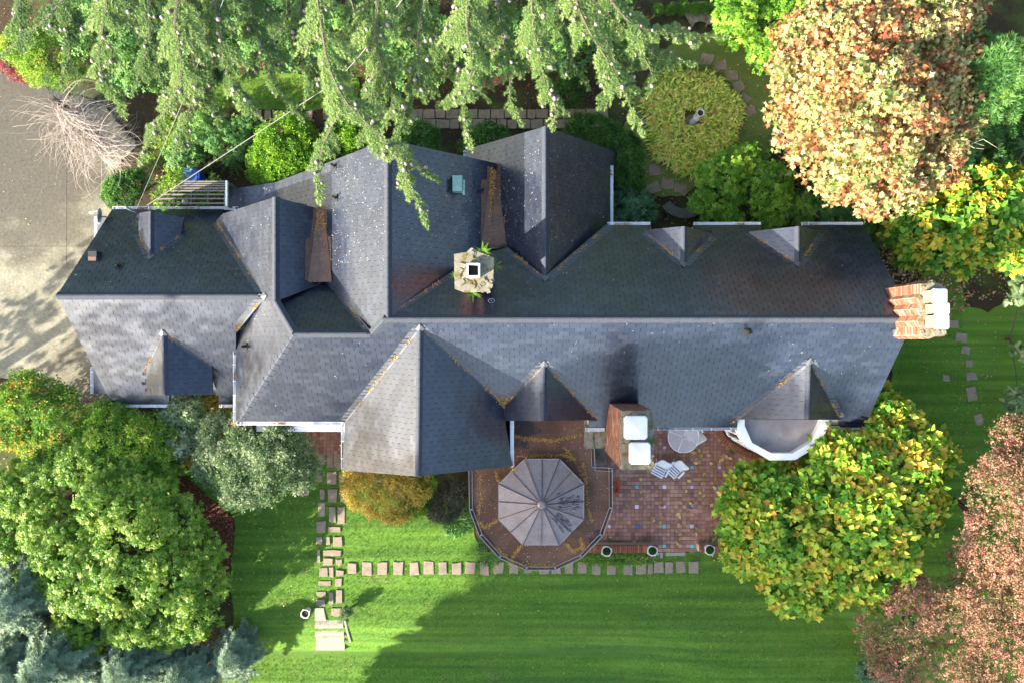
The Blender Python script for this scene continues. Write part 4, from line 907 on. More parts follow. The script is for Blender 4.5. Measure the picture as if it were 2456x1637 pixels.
def make_chair():                                     # white slatted recliner; faces local -y
    t = thing('patio_chair', '', 'chair', (0, 0, 0), 'white slatted chairs on the patio'); pl = M['plastic']; Q = lambda n, mb: mb.build(n, pl, t, True)
    for i in range(5): mb = MB(); mb.bar((-.22, -.30+i*.095, .40-.012*i), (.22, -.30+i*.095, .40-.012*i), .055, .018); Q('seat_slat', mb)
    for i in range(6): mb = MB(); s_ = i/5; mb.bar((-.21, .13+.20*s_, .44+.46*s_), (.21, .13+.20*s_, .44+.46*s_), .052, .018, up=Vector((0, -.8, .5))); Q('back_slat', mb)
    mb = MB(); fr = [(-.24, -.33, .39), (-.24, .10, .36), (-.235, .34, .92), (-.19, .37, .96), (.19, .37, .96), (.235, .34, .92), (.24, .10, .36), (.24, -.33, .39)]; mb.tube(fr, .017, 6); Q('frame', mb)
    for s_ in (-1, 1):
        mb = MB(); mb.box((s_*.285, -.02, .60), (.07, .34, .025)); Q('armrest', mb)
        for y in (-.30, .28): mb = MB(); mb.tube([(s_*.27, y*.5, .60), (s_*.255, y, .06)], .015, 6); Q('leg', mb)
    return t
def dup(root):
    r = root.copy(); COL.objects.link(r)
    for ch in root.children:
        c = ch.copy(); COL.objects.link(c); c.parent = r
        for g in ch.children: d = g.copy(); COL.objects.link(d); d.parent = c
    return r
ch0 = make_chair()
for i, (u, v, rz, lb) in enumerate(((1584, 1123, math.radians(-28), 'white slatted chair touching the corner of the tall chimney'), (1620, 1124, math.radians(-44), 'white slatted chair standing freest on the patio, right of its twin'), (1664, 1036, math.radians(-150), 'white slatted chair pushed under the glass table by the eave'))):
    o = ch0 if i == 0 else dup(ch0); p = P(u, v, .45); o.location = (p.x, p.y, .0); o.rotation_euler = (0, 0, rz); o['label'] = lb
# coil of orange hose
c = G(1474, 1166); mb = MB(); pts = []
for i in range(150):
    a = i*.37; r_ = .17+.055*math.sin(i*.19)+.02*math.sin(i*1.7); pts.append((c.x+r_*math.cos(a), c.y+1.35*r_*math.sin(a), .07+.0009*i+.01*math.sin(i)))
mb.tube(pts, .012, 5); tag(mb.build('garden_hose', M['hose']), 'coiled orange garden hose on the tiles beside the sunroom', 'hose')
# pots
def pot(u, v, zb_, label, group, r_=.19, h=.42, plant='moss'):
    p = P(u, v, zb_+h); t = thing('planter', label, 'planter', (p.x, p.y, zb_), group)
    mb = MB(); mb.lathe((0, 0, 0), [(r_*.55, 0), (r_*.62, .03), (r_*.55, .06), (r_*.8, h*.6), (r_*1.0, h*.93), (r_*1.06, h), (r_*.86, h), (r_*.84, h-.07)], 18); mb.build('urn', M['ceramic'], t, True, smooth_=True)
    mb = MB(); mb.lathe((0, 0, h-.07), [(r_*.85, 0), (0, .02)], 14); mb.build('soil', M['soil'], t, True)
    for k in range(4): a = k*1.57+.5; mb = MB(); mb.box((r_*1.05*math.cos(a), r_*1.05*math.sin(a), h-.02), (.04, .06, .05), a); mb.build('handle', M['ceramic'], t, True)
    if plant:
        n = 260; a = rng.random(n)*6.28; rr = r_*.8*np.sqrt(rng.random(n)); pos = np.stack([rr*np.cos(a), rr*np.sin(a), h-.05+.07*(1-(rr/r_/.8)**2)+rng.random(n)*.02], 1)
        o = scatter('foliage', 'clumpf', pos, np.stack([np.cos(a)*.5, np.sin(a)*.5, np.ones(n)], 1)+rng.normal(size=(n, 3))*.3, .05, LM['fern'], rng.random(n), None); o.parent = t
    return t
pot(1455, 1321, .54, 'white pot of green moss nearest the sunroom on the brick wall', 'white pots along the patio wall'); pot(1565, 1320, .54, 'white pot of green moss beside the opening in the patio wall', 'white pots along the patio wall'); pot(1703, 1318, .54, 'white pot of green moss nearest the yellow-green tree', 'white pots along the patio wall')
pot(732, 1471, 0.0, 'empty pale pot full of brown soil beside the lawn steps', None, .17, .5, None)
# lawn steps with a stone landing
ST = thing('garden_steps', 'short flight of weathered stone steps leading down the lawn', 'steps', tuple(G(790, 1520)))
for i, (va, vb) in enumerate(((1487, 1506), (1507, 1525), (1526, 1540), (1541, 1558))):
    zt = -.02-.15*i; a, b_ = P(756+i*.6, va, zt), P(823+i*1.2, vb, zt); mb = MB(); hh = .5
    x0_, x1_, y0_, y1_ = a.x, b_.x, b_.y, a.y
    mb.prism([(x0_+ru(-.02, .02), y0_), (x1_, y0_+ru(-.02, .02)), (x1_+ru(-.02, .02), y1_+.05), (x0_, y1_+.05)], zt-hh, zt); mb.build('step', M['slab'], ST)
mb = MB(); a, b_ = P(755, 1457, .03), P(776, 1487, .03); mb.prism([(a.x, b_.y), (b_.x+.1, b_.y), (b_.x, a.y), (a.x, a.y)], -.3, .03); mb.build('landing_slab', M['slab'], ST)
mb = MB(); a, b_ = P(828, 1490, .0), P(835, 1555, -.3); mb.tube([(P(828, 1486).x, P(0, 1486).y, .02), (P(832, 1520).x, P(0, 1520).y, -.18), (P(836, 1548).x, P(0, 1548).y, -.42)], .045, 6); mb.build('edging', M['slab'], ST)
# statue in the round bed
p = G(1660, 296); t = thing('statue', 'pale lichen-stained stone figure with a small bowl in the lily bed', 'statue', (p.x, p.y, 0))
mb = MB(); mb.lathe((0, 0, 0), [(.36, 0), (.34, .06), (.0, .07)], 14); mb.build('plinth', M['flag'], t, True)
mb = MB(); mb.lathe((0, 0, 0), [(.16, .06), (.17, .12), (.13, .22), (.10, .45), (.125, .62), (.15, .78), (.13, .92), (.085, .99), (.06, 1.04)], 14); mb.lathe((.03, 0, 0), [(.075, .98), (.095, 1.06), (.06, 1.15), (.02, 1.18)], 12); mb.tube([(.1, .02, .88), (.17, .0, 1.0), (.10, .03, 1.2)], .035, 6); mb.tube([(-.1, .02, .88), (-.15, .0, 1.02), (-.06, .03, 1.2)], .035, 6); mb.build('figure', M['statue'], t, True, smooth_=True)
mb = MB(); mb.lathe((.02, .03, 1.17), [(.05, 0), (.15, .08), (.165, .13), (.125, .13), (.10, .06), (0, .05)], 16); mb.build('bowl', M['statue'], t, True, smooth_=True)
mb = MB(); mb.lathe((.02, .03, 1.25), [(.11, 0), (0, .005)], 14); mb.build('bowl_soil', M['soil'], t, True)
# pergola over the side passage
PG = thing('pergola', 'weathered slatted pergola between garage and house', 'pergola', tuple(G(460, 470)))
for i, v in enumerate((436, 441, 446, 452, 458, 467, 477, 488)):
    a, b_ = P((432, 424, 416, 408, 398, 386, 377, 382)[i], v, 2.2), P(543, v, 2.2); mb = MB(); mb.bar(a, b_, .045, .09); mb.build('slat', M['frame'], PG)
for u in (422, 462, 502): mb = MB(); mb.bar(P(u, 437, 2.1), P(u-3, 492, 2.1), .05, .1); mb.build('beam', M['frame'], PG)
mb = MB(); mb.bar(P(544, 434, 2.2), P(544, 495, 2.2), .06, .12); mb.build('end_beam', M['white'], PG)
for u, v in ((400, 446), (540, 437), (540, 490)): mb = MB(); q = P(u, v, 2.1); mb.bar((q.x, q.y, -.02), (q.x, q.y, 2.1), .09, .09); mb.build('post', M['frame'], PG)
# blue bin under the pergola
p = P(457, 425, 1.0); t = thing('recycling_bin', 'blue plastic wheeled bin behind the slatted pergola', 'bin', (p.x, p.y, 0))
mb = MB(); mb.add([(-.24, -.2, .06), (.24, -.2, .06), (.24, .2, .06), (-.24, .2, .06), (-.3, -.26, .92), (.3, -.26, .92), (.3, .26, .92), (-.3, .26, .92)], [(0, 1, 5, 4), (1, 2, 6, 5), (2, 3, 7, 6), (3, 0, 4, 7), (3, 2, 1, 0)]); mb.build('body', M['blue'], t, True)
mb = MB(); mb.box((0, 0, .94), (.64, .56, .05)); mb.box((0, -.01, .975), (.5, .4, .03)); mb.build('lid', M['blue'], t, True); mb = MB(); mb.tube([(-.25, .33, .93), (.25, .33, .93)], .02, 6); mb.build('handle', M['blue'], t, True)
for s_ in (-1, 1): mb = MB(); mb.tube([(s_*.2, .25, .1), (s_*.26, .25, .1)], .1, 10); mb.build('wheel', M['black'], t, True)
p = P(444, 484, 1.0); t = thing('hanging_lamp', 'small white globe lamp seen under the pergola slats', 'lamp', (p.x, p.y, 0.0)); mb = MB(); mb.lathe((0, 0, 1.0), [(.0, -.12), (.09, -.09), (.12, 0), (.09, .09), (0, .12)], 12); mb.build('globe', M['ceramic'], t, True, smooth_=True); mb = MB(); mb.tube([(0, 0, 0), (0, 0, .9)], .03, 6); mb.build('post', M['frame'], t, True)
# satellite dish on the garage end
p = P(243, 520, 2.2); t = thing('satellite_dish', 'grey satellite dish on a bracket at the garage corner', 'satellite dish', tuple(p))
mb = MB(); prof = [(0, 0), (.12, .012), (.22, .04), (.30, .075), (.305, .06), (.2, .02), (0, -.015)]; mb.lathe((0, 0, 0), prof, 20); Mx = Matrix.Rotation(math.radians(75), 3, 'Y') @ Matrix.Rotation(.3, 3, 'X'); Mx = Matrix.Rotation(math.radians(192), 3, 'Z') @ Mx
mb.V = [Mx @ v for v in mb.V]; mb.build('reflector', M['greymetal'], t, True, smooth_=True)
mb = MB(); mb.tube([Mx @ Vector((.0, -.25, .05)), Mx @ Vector((0, -.12, .33))], .014, 6); mb.build('feed_arm', M['white'], t, True); mb = MB(); mb.box(Mx @ Vector((0, -.1, .36)), (.07, .07, .12), m=0); mb.build('receiver', M['white'], t, True); mb = MB(); mb.tube([(0, 0, 0), (.25, .0, -.1), (.40, 0, -.5)], .02, 6); mb.build('bracket', M['darkmetal'], t, True)
# overhead cables and their weatherhead
def spline(pts, step):
    out = []; n = len(pts); pts = [pts[0]*2-pts[1]]+list(pts)+[pts[-1]*2-pts[-2]]
    for i in range(1, n):
        p0, p1, p2, p3 = pts[i-1:i+3]; k = max(2, int((p2-p1).length/step))
        for j in range(k):
            t = j/k; out.append(.5*((2*p1)+(p2-p0)*t+(2*p0-5*p1+4*p2-p3)*t*t+(3*p1-p0-3*p2+p3)*t**3))
    out.append(pts[-2]); return out
def cable(pts, label, r_=.016):
    out = spline(pts, .4)
    mb = MB(); mb.tube(out, r_, 5); tag(mb.build('cable', M['cable']), label, 'cable')
wh = P(325, 503, 2.3)
cable([P(352, 493, 2.5), P(700, 265, 6.0), P(830, 170, 8.5), P(1010, -60, 12)], 'long grey overhead cable running from the garage eave up through the cedar', .013)
cable([P(328, 500, 2.4), P(395, 345, 4.0), P(440, 240, 7.0), P(560, -60, 12)], 'thin overhead cable rising steeply beside the bare shrub', .009)
mb = MB(); q = P(327, 508, 1.9); mb.tube([q, q+Vector((0, 0, .5)), q+Vector((-.05, .05, .6)), q+Vector((-.12, .08, .52))], .05, 8); mb.build('weatherhead', M['greymetal'], HOUSE)
# stones and benches
def rock(u, v, a, b_, h, label, rz=0):
    p = G(u, v); r = np.random.default_rng(int(u)); V = []; Fc = []; k, m = 12, 5
    for i in range(m+1):
        t_ = i/m*math.pi/2
        for j in range(k): an = 2*math.pi*j/k+rz; w_ = 1+r.uniform(-.12, .12); V.append((p.x+a*math.cos(t_)*w_*math.cos(an), p.y+b_*math.cos(t_)*w_*math.sin(an), h*math.sin(t_)-.03))
    for i in range(m):
        for j in range(k): Fc.append((i*k+j, i*k+(j+1) % k, (i+1)*k+(j+1) % k, (i+1)*k+j))
    tag(ob('rock', mesh_py('rock', V, Fc, M['rock'])), label, 'rock')
rock(2368, 318, .32, .5, .4, 'smooth grey boulder below the dark conifer')
def bench(name, u, v, r0, r1, a0, a1, h, label, matl, cat):
    c = G(u, v); k = 10; o = [(c.x+r1*math.cos(a0+(a1-a0)*i/k), c.y+r1*math.sin(a0+(a1-a0)*i/k)) for i in range(k+1)]; i_ = [(c.x+r0*math.cos(a0+(a1-a0)*i/k), c.y+r0*math.sin(a0+(a1-a0)*i/k)) for i in range(k+1)]
    t = thing(name, label, cat, (c.x, c.y, 0)); mb = MB()
    for j in range(k): mb.prism([i_[j], o[j], o[j+1], i_[j+1]], h-.09, h)
    mb.build('seat', M[matl], t)
    for j in (1, k-2): mb = MB(); mb.prism([i_[j], o[j], o[j+1], i_[j+1]], -.02, h-.092); mb.build('support', M[matl], t)
bench('stone_bench', 1637, 462, .72, 1.10, math.radians(215), math.radians(325), .42, 'dark curved stone bench below the rhododendron', 'bench', 'bench')
bench('pale_bench', 1677, 92, .52, 1.30, math.radians(50), math.radians(130), .40, 'pale curved stone seat in front of the clipped box balls', 'mossy', 'bench')
# ------------------------------------------------------------------ plants: crowns of leaves on limbs
def unit(n):
    d = rng.normal(size=(n, 3)); return d/np.linalg.norm(d, axis=1, keepdims=True)
def crown_points(lobes, dens, cl=.30, low=-.15, flat=.85, inner=.12, rough=.42, drop=0.0, var=.30):
    """lobes: (u, v, radius in photo px, top height). Leaves gather in clumps over each lobe so light and dark gaps form."""
    L = []
    for (u, v, rp, zt) in lobes:
        r = rp*(H-zt*.75)/F; rz = min(r*flat, zt*.62); c = np.array([*P(u, v, zt-rz*.6)[:2], zt-rz]); L.append((c, r, rz))
    pos, nrm, col = [], [], []
    for li, (c, r, rz) in enumerate(L):
        rc = max(.12, cl*r**.55); m = int(6.5*r*r/(rc*rc)*.55)+4; d = unit(m*2); d = d[d[:, 2] > low][:m]
        cen = c+d*np.array([r, r, rz])*(1-rc/r*.55)*rng.uniform(.86, 1.06, (len(d), 1))
        for (c2, r2, rz2) in L:
            if c2 is c: continue
            q = ((cen-c2)/np.array([r2, r2, rz2])); k = (q*q).sum(1) > .62; cen, d = cen[k], d[k]
        if drop: k = rng.random(len(cen)) > drop; cen, d = cen[k], d[k]
        k = max(3, int(dens*rc*rc*3.4)); ci = np.repeat(np.arange(len(cen)), k); e = unit(len(ci)); e[:, 2] = np.abs(e[:, 2])*.9-.12
        e = e+d[ci]*.35; e /= np.linalg.norm(e, axis=1, keepdims=True); cs = rng.uniform(.75, 1.25, len(cen))[ci, None]
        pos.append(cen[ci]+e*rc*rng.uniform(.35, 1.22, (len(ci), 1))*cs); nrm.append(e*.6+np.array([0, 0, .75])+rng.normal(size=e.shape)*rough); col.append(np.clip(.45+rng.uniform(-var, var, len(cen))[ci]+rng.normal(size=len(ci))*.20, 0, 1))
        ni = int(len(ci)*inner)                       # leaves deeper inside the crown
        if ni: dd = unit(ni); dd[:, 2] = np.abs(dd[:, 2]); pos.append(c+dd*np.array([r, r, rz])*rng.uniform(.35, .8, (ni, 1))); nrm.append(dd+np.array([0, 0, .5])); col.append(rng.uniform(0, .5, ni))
    return L, np.concatenate(pos), np.concatenate(nrm), np.concatenate(col)
def limbs(parent, L, base, r0, matl='bark', twigs=4):
    mb = MB(); zc = min(l[0][2] for l in L)*.6
    fork = Vector((base[0], base[1], max(.25, zc*.7))); mb.tube([(base[0], base[1], base[2]-.1), fork*.5+Vector((base[0], base[1], base[2]))*.5+Vector((.03, .02, 0)), fork], [r0*1.25, r0, r0*.85], 7); tr = mb.build('trunk', M[matl], parent)
    mb = MB()
    for (c, r, rz) in L:
        e = Vector(c); mid = (fork+e)/2+Vector((0, 0, .1*r)); mb.tube([fork-Vector((0, 0, .1)), mid, e], [r0*.6, r0*.42, r0*.25], 5)
        for _ in range(twigs):
            d = unit(1)[0]; d[2] = abs(d[2])*.8+.1; q = e+Vector(d*np.array([r, r, rz]))*.92; m2 = (e+q)/2+Vector(unit(1)[0])*.12*r
            mb.tube([e, m2, q], [r0*.22, r0*.13, r0*.05], 4)
    mb.build('branch', M[matl], parent, kind='stuff')
def shrub(name, label, cat, lobes, leaf, tpl, size, dens, group=None, cl=.30, low=-.15, flat=.85, r0=.05, single=0, headout=False, inner=.12, bare=0, rough=.42, drop=0.0, var=.30):
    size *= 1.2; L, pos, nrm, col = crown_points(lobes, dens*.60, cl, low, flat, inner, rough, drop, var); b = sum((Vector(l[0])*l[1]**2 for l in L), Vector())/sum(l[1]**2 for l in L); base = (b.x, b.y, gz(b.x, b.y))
    k = pos[:, 2] > base[2]+.03; pos, nrm, col = pos[k], nrm[k], col[k]
    t = thing(name, label, cat, base, group); limbs(t, L, base, r0)
    sz = size*rng.uniform(.7, 1.2, len(pos)); head = None
    if headout: head = pos-np.array([b.x, b.y, 0]); head[:, 2] = -.1; head = head+rng.normal(size=head.shape)*.9*np.linalg.norm(head, axis=1, keepdims=True)
    if single:
        vis = np.argsort(-pos[:, 2]+rng.uniform(0, .6, len(pos)))[:single]; msk = np.ones(len(pos), bool); msk[vis] = False
        cr = scatter('crown', tpl, pos[msk], nrm[msk], sz[msk], LM[leaf], col[msk], t, None if head is None else head[msk]); cr['kind'] = 'stuff'
        V, T = TPL[tpl]; mes = [mesh_tri('leaf', V, T, LM[leaf], [r]*len(T)) for r in (.05, .2, .35, .5, .65, .8, .95)]; A = frames(nrm[vis], None if head is None else head[vis])
        for i, j in enumerate(vis):
            o = bpy.data.objects.new('leaf', mes[min(6, int(col[j]*7))]); COL.objects.link(o); o.parent = cr
            Mx = Matrix([list(r) for r in A[i]]).to_4x4(); Mx.translation = Vector(pos[j]); o.matrix_basis = Mx @ Matrix.Scale(sz[j], 4)
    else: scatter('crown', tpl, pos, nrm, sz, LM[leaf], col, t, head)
    if bare:                                          # pale bare twigs standing through the leaves
        mb = MB()
        for _ in range(bare):
            c, r, rz = L[int(R()*len(L))]; a = ru(0, 6.28); e = Vector(c)+Vector((0, 0, rz*.5)); d = Vector((math.cos(a), math.sin(a), ru(.05, .5)))
            q = e+Vector((d.x*r, d.y*r, d.z*rz*.9))*ru(.75, 1.08); mb.tube([e, e.lerp(q, .5)+Vector((ru(-.2, .2), ru(-.2, .2), .15)), q], [.014, .010, .005], 4)
            for _ in range(2): mb.tube([e.lerp(q, .7), e.lerp(q, .85)+Vector((ru(-.2, .2), ru(-.2, .2), .1)), q+Vector((ru(-.4, .4), ru(-.4, .4), .1))], [.012, .009, .004], 4)
        mb.build('bare_twig', M['twigw'], t, kind='stuff')
    return t

# --- conifers
def frond(pts, L0, out, mb, tone, step=.13, dens=1.0, rw=.10, taper=.75, r0=.05):
    """one limb: branchlets left and right, each with side sprays of its own; out collects (pos, normal, tone)"""
    P_ = spline(pts, step); n = len(P_); mb.tube(P_[::3]+[P_[-1]], list(np.linspace(r0, .008, len(P_[::3])+1)), 5); w0, w1 = ru(0, 6), ru(0, 6)
    def spray(c, d, L, w_, bt):
        m = max(2, int(L/.045*dens)); sd2 = d.cross(Vector((0, 0, 1)))
        for j in range(m+1):
            q = j/m; e = c+d*L*q+Vector((0, 0, -.22*L*q*q)); ww = w_*(1-q)**.6+.012
            for _ in range(2): out.append((*(e+sd2*ru(-ww, ww)+d*ru(-.03, .03)+Vector((0, 0, ru(-.025, .03)))), d.x*.5+ru(-.3, .3), d.y*.5+ru(-.3, .3), 1.0, bt+.30*q+ru(-.12, .12)))
    for i, p in enumerate(P_):
        s_ = i/(n-1); tg = (P_[min(i+1, n-1)]-P_[max(i-1, 0)]).normalized(); sd = tg.cross(Vector((0, 0, 1)))
        if sd.length < .1: sd = Vector((1, 0, 0))
        sd.normalize(); prof = min(1, s_*5+.45)*(1-s_)**taper
        for sg in (-1, 1):
            vary = .62+.42*math.sin(i*step*4.2+(w0 if sg > 0 else w1))+ru(-.25, .35)
            if R() > .80 or vary < .18: continue
            L = L0*1.35*prof*max(.2, vary)+.07; d = (tg*ru(.6, 1.1)+sd*sg*ru(.5, .95)+Vector((0, 0, ru(-.45, .02)))).normalized(); bt = tone+ru(-.18, .18); spray(p, d, L, rw*.55, bt)
            if L > .28:
                for q in (.22, .42, .6, .76):
                    for s2 in (-1, 1):
                        d2 = (d+d.cross(Vector((0, 0, 1)))*s2*ru(.6, .95)+Vector((0, 0, ru(-.25, .05)))).normalized(); spray(p+d*L*q+Vector((0, 0, -.22*L*q*q)), d2, L*.42*(1-q)*ru(.6, 1.2)+.04, rw*.4, bt-.03)
        spray(p, tg, .12, rw*.5, tone+.08)
def conifer(name, label, base, ht, limblist, leaf, L0, nsize, r0, extra=None, group=None, step=.13, dens=1.0, cones=0, rw=.10, tpl='needle'):
    t = thing(name, label, 'conifer tree' if name != 'cedar_tree' else 'cedar', base, group); mb = MB(); b = Vector(base)
    mb.tube([b-Vector((0, 0, .2)), b+Vector((0, 0, ht*.5)), b+Vector((.1, .1, ht))], [r0, r0*.7, r0*.15], 9); mb.build('trunk', M['bark'], t)
    out, mb = [], MB(); tips = []
    for lb in limblist:
        pts, l0, tone = lb[:3]; frond(pts, l0, out, mb, tone, step, dens, rw); tips.append(pts)
    mb.build('branch', M['bark'], t, kind='stuff'); A = np.array(out)
    scatter('foliage', tpl, A[:, :3], A[:, 3:6], nsize*rng.uniform(.75, 1.3, len(A)), LM[leaf], A[:, 6], t, kind='stuff')
    if cones:
        mb = MB(); mb.lathe((0, 0, 0), [(.012, -.045), (.036, -.025), (.044, .005), (.034, .04), (.0, .055)], 8); me = mesh_py('cone', mb.V, mb.F, M['cone'], smooth_=True)
        big = A[A[:, 6] > .35]; pick = rng.choice(len(big), cones, replace=False)
        for k in pick:
            o = bpy.data.objects.new('cone', me); link(o, t); o.location = Vector(big[k, :3])+Vector((0, 0, .055)); o.rotation_euler = (ru(-.4, .4), ru(-.4, .4), 0); s_ = ru(.95, 1.45); o.scale = (s_, s_, s_)
    return t
D = 1.0442
def lim(px, z0_, z1_, l0, tone): l0 *= 1.12; return ([P(u*D, v*D, z0_+(z1_-z0_)*i/(len(px)-1)) for i, (u, v) in enumerate(px)], l0, tone)
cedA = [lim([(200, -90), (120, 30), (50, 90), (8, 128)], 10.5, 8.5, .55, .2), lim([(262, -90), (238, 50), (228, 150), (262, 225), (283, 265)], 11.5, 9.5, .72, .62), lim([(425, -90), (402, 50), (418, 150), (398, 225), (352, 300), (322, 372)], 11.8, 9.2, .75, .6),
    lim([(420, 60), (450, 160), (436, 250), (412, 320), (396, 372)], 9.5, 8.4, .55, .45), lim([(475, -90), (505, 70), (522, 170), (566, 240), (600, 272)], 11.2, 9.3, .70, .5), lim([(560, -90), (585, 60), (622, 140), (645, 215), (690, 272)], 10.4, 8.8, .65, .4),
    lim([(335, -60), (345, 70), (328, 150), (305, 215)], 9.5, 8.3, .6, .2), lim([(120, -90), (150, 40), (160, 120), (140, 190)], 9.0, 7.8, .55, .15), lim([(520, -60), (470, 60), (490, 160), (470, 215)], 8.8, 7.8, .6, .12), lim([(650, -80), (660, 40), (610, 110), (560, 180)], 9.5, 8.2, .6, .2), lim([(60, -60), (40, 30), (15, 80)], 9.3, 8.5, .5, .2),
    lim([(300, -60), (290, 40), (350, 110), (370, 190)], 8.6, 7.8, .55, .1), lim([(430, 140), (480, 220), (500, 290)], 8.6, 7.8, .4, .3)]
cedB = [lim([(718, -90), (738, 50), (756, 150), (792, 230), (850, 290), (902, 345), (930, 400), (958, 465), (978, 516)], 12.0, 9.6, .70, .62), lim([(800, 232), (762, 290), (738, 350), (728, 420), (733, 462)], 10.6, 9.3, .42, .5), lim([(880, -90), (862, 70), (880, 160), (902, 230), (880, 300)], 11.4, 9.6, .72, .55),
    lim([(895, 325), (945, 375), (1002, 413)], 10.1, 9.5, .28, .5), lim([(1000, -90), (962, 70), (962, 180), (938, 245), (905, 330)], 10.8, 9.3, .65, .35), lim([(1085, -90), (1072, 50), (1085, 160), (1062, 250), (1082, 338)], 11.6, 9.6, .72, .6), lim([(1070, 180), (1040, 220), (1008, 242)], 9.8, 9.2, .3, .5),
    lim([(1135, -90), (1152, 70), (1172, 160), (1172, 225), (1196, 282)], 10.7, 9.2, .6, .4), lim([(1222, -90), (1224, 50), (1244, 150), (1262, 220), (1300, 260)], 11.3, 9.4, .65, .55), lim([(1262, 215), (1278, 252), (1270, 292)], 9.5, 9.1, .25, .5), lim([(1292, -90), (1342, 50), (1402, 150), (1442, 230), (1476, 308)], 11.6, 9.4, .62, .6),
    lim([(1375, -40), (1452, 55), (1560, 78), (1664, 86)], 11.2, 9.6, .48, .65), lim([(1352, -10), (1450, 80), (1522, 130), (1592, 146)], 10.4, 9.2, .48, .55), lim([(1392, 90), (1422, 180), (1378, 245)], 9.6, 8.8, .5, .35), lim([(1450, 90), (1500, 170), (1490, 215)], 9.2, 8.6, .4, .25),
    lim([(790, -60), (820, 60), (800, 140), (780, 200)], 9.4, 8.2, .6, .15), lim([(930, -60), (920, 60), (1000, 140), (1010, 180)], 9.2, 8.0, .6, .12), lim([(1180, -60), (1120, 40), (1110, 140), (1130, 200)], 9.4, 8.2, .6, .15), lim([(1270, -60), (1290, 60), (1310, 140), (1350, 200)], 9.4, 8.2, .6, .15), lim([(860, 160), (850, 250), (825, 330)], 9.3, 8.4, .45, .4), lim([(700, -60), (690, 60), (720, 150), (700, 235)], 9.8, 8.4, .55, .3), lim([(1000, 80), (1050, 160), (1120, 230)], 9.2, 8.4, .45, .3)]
conifer('cedar_tree', 'great weeping cedar at the upper left hanging towards the garage', (P(380, 0).x, 16.0, 0), 17, cedA, 'cedar', .7, .062, .42, cones=115)
conifer('cedar_tree', 'great weeping cedar whose cone-laden boughs hang over the main roof', (P(1150, 0).x, 16.5, 0), 18, cedB, 'cedar', .7, .062, .45, cones=170)
def whorl(u, v, h, r, zb=.6, n=9, rings=9, tone=.4, droop=.25, l0=.45, cut=None):
    c = P(u, v, h); out = []
    for k in range(rings):
        f = (k+.4)/rings; z = h-(h-zb)*f; rr = r*(.18+.82*f)
        for i in range(n):
            a = 2*math.pi*(i+.5*(k % 2))/n+ru(-.25, .25); L = rr*ru(.8, 1.15); d = Vector((math.cos(a), math.sin(a), 0)); o = Vector((c.x, c.y, z))
            out.append(([o, o+d*L*.5+Vector((0, 0, .06*L)), o+d*L+Vector((0, 0, -droop*L))], l0*(.5+.5*f)*min(1, r), tone+ru(-.2, .25)))
    return (c.x, c.y, gz(c.x, c.y)), out
for (lb, u, v, h, r, n, rings) in (('blue-grey spruce filling the left edge beside the big rhododendron', -15, 1470, 3.6, 2.7, 10, 8), ('blue-grey spruce with the palest top at the lower edge', 275, 1625, 2.6, 2.1, 10, 7), ('blue-grey spruce standing nearest the sunlit lawn', 545, 1592, 1.35, 1.25, 9, 5), ('blue-grey spruce in the bottom left corner', 70, 1625, 3.8, 2.4, 10, 8), ('blue-grey spruce at the left edge just above the corner', -20, 1630, 3.0, 2.1, 10, 7), ('low dull spruce filling the bottom edge between its taller neighbours', 420, 1640, 1.6, 1.5, 9, 5)):
    b, ll = whorl(u, v, h, r, .3, n, rings, .42, .2, .5); conifer('spruce_tree', lb, b, h, ll, 'spruce', .4, .125, .13, group='blue spruces at the lower left', step=.19, dens=.34, rw=.10)
b, ll = whorl(2455, 140, 8.0, 4.3, 1.0, 13, 9, .12, .3, .75); conifer('conifer_tree', 'dark green feathery conifer at the upper right edge', b, 8.0, ll, 'dkhedge', .5, .19, .2, step=.30, dens=.20, rw=.11)

# --- broadleaved trees
shrub('maple_tree', 'big autumn maple with orange and cream leaves at the upper right', 'maple tree', [(2060, 120, 120, 8.3), (2190, 60, 120, 8.0), (2110, 260, 150, 8.8), (1965, 190, 95, 7.6), (2250, 190, 105, 7.6), (2000, 350, 100, 7.0), (2120, 415, 100, 6.8), (2240, 345, 95, 6.6), (1905, 270, 55, 6.2), (2060, 20, 100, 7.4), (2300, 40, 65, 7.2), (1940, 90, 75, 6.8), (2190, 440, 50, 6.0), (1880, 150, 40, 6.4), (2310, 280, 50, 6.4), (2020, 440, 45, 5.8), (1900, 330, 40, 5.6), (2330, 130, 45, 6.6)], 'maple', 'maple', .125, 215, cl=.27, r0=.16, bare=18, inner=.28, rough=.8, drop=.22, var=.36)
shrub('magnolia_tree', 'large yellow-green magnolia beside the patio and white bay', 'magnolia tree', [(1870, 1250, 130, 4.3), (2050, 1165, 120, 4.8), (2160, 1090, 105, 4.4), (2060, 1300, 150, 4.6), (1930, 1380, 105, 3.8), (2180, 1220, 95, 4.0), (1800, 1170, 55, 3.2), (2125, 1005, 60, 3.6), (2110, 1385, 85, 3.4), (1795, 1320, 62, 2.8), (2235, 1090, 60, 3.4), (1840, 1150, 48, 2.8), (1950, 1150, 42, 3.0), (2115, 960, 36, 2.8)], 'magnolia', 'oval', .235, 185, cl=.22, r0=.10, single=300, inner=.25, rough=.8, drop=.14, var=.42)
shrub('magnolia_tree', 'bushy bright green and yellow magnolia right of the ribbed chimney', 'magnolia tree', [(2250, 545, 90, 4.0), (2360, 490, 105, 4.4), (2180, 555, 55, 3.0), (2440, 560, 90, 4.0), (2300, 600, 58, 3.0), (2190, 605, 38, 2.4), (2420, 450, 60, 4.2)], 'bright_y', 'oval', .235, 185, cl=.22, r0=.07, single=300, inner=.25, rough=.8, drop=.14, var=.42)
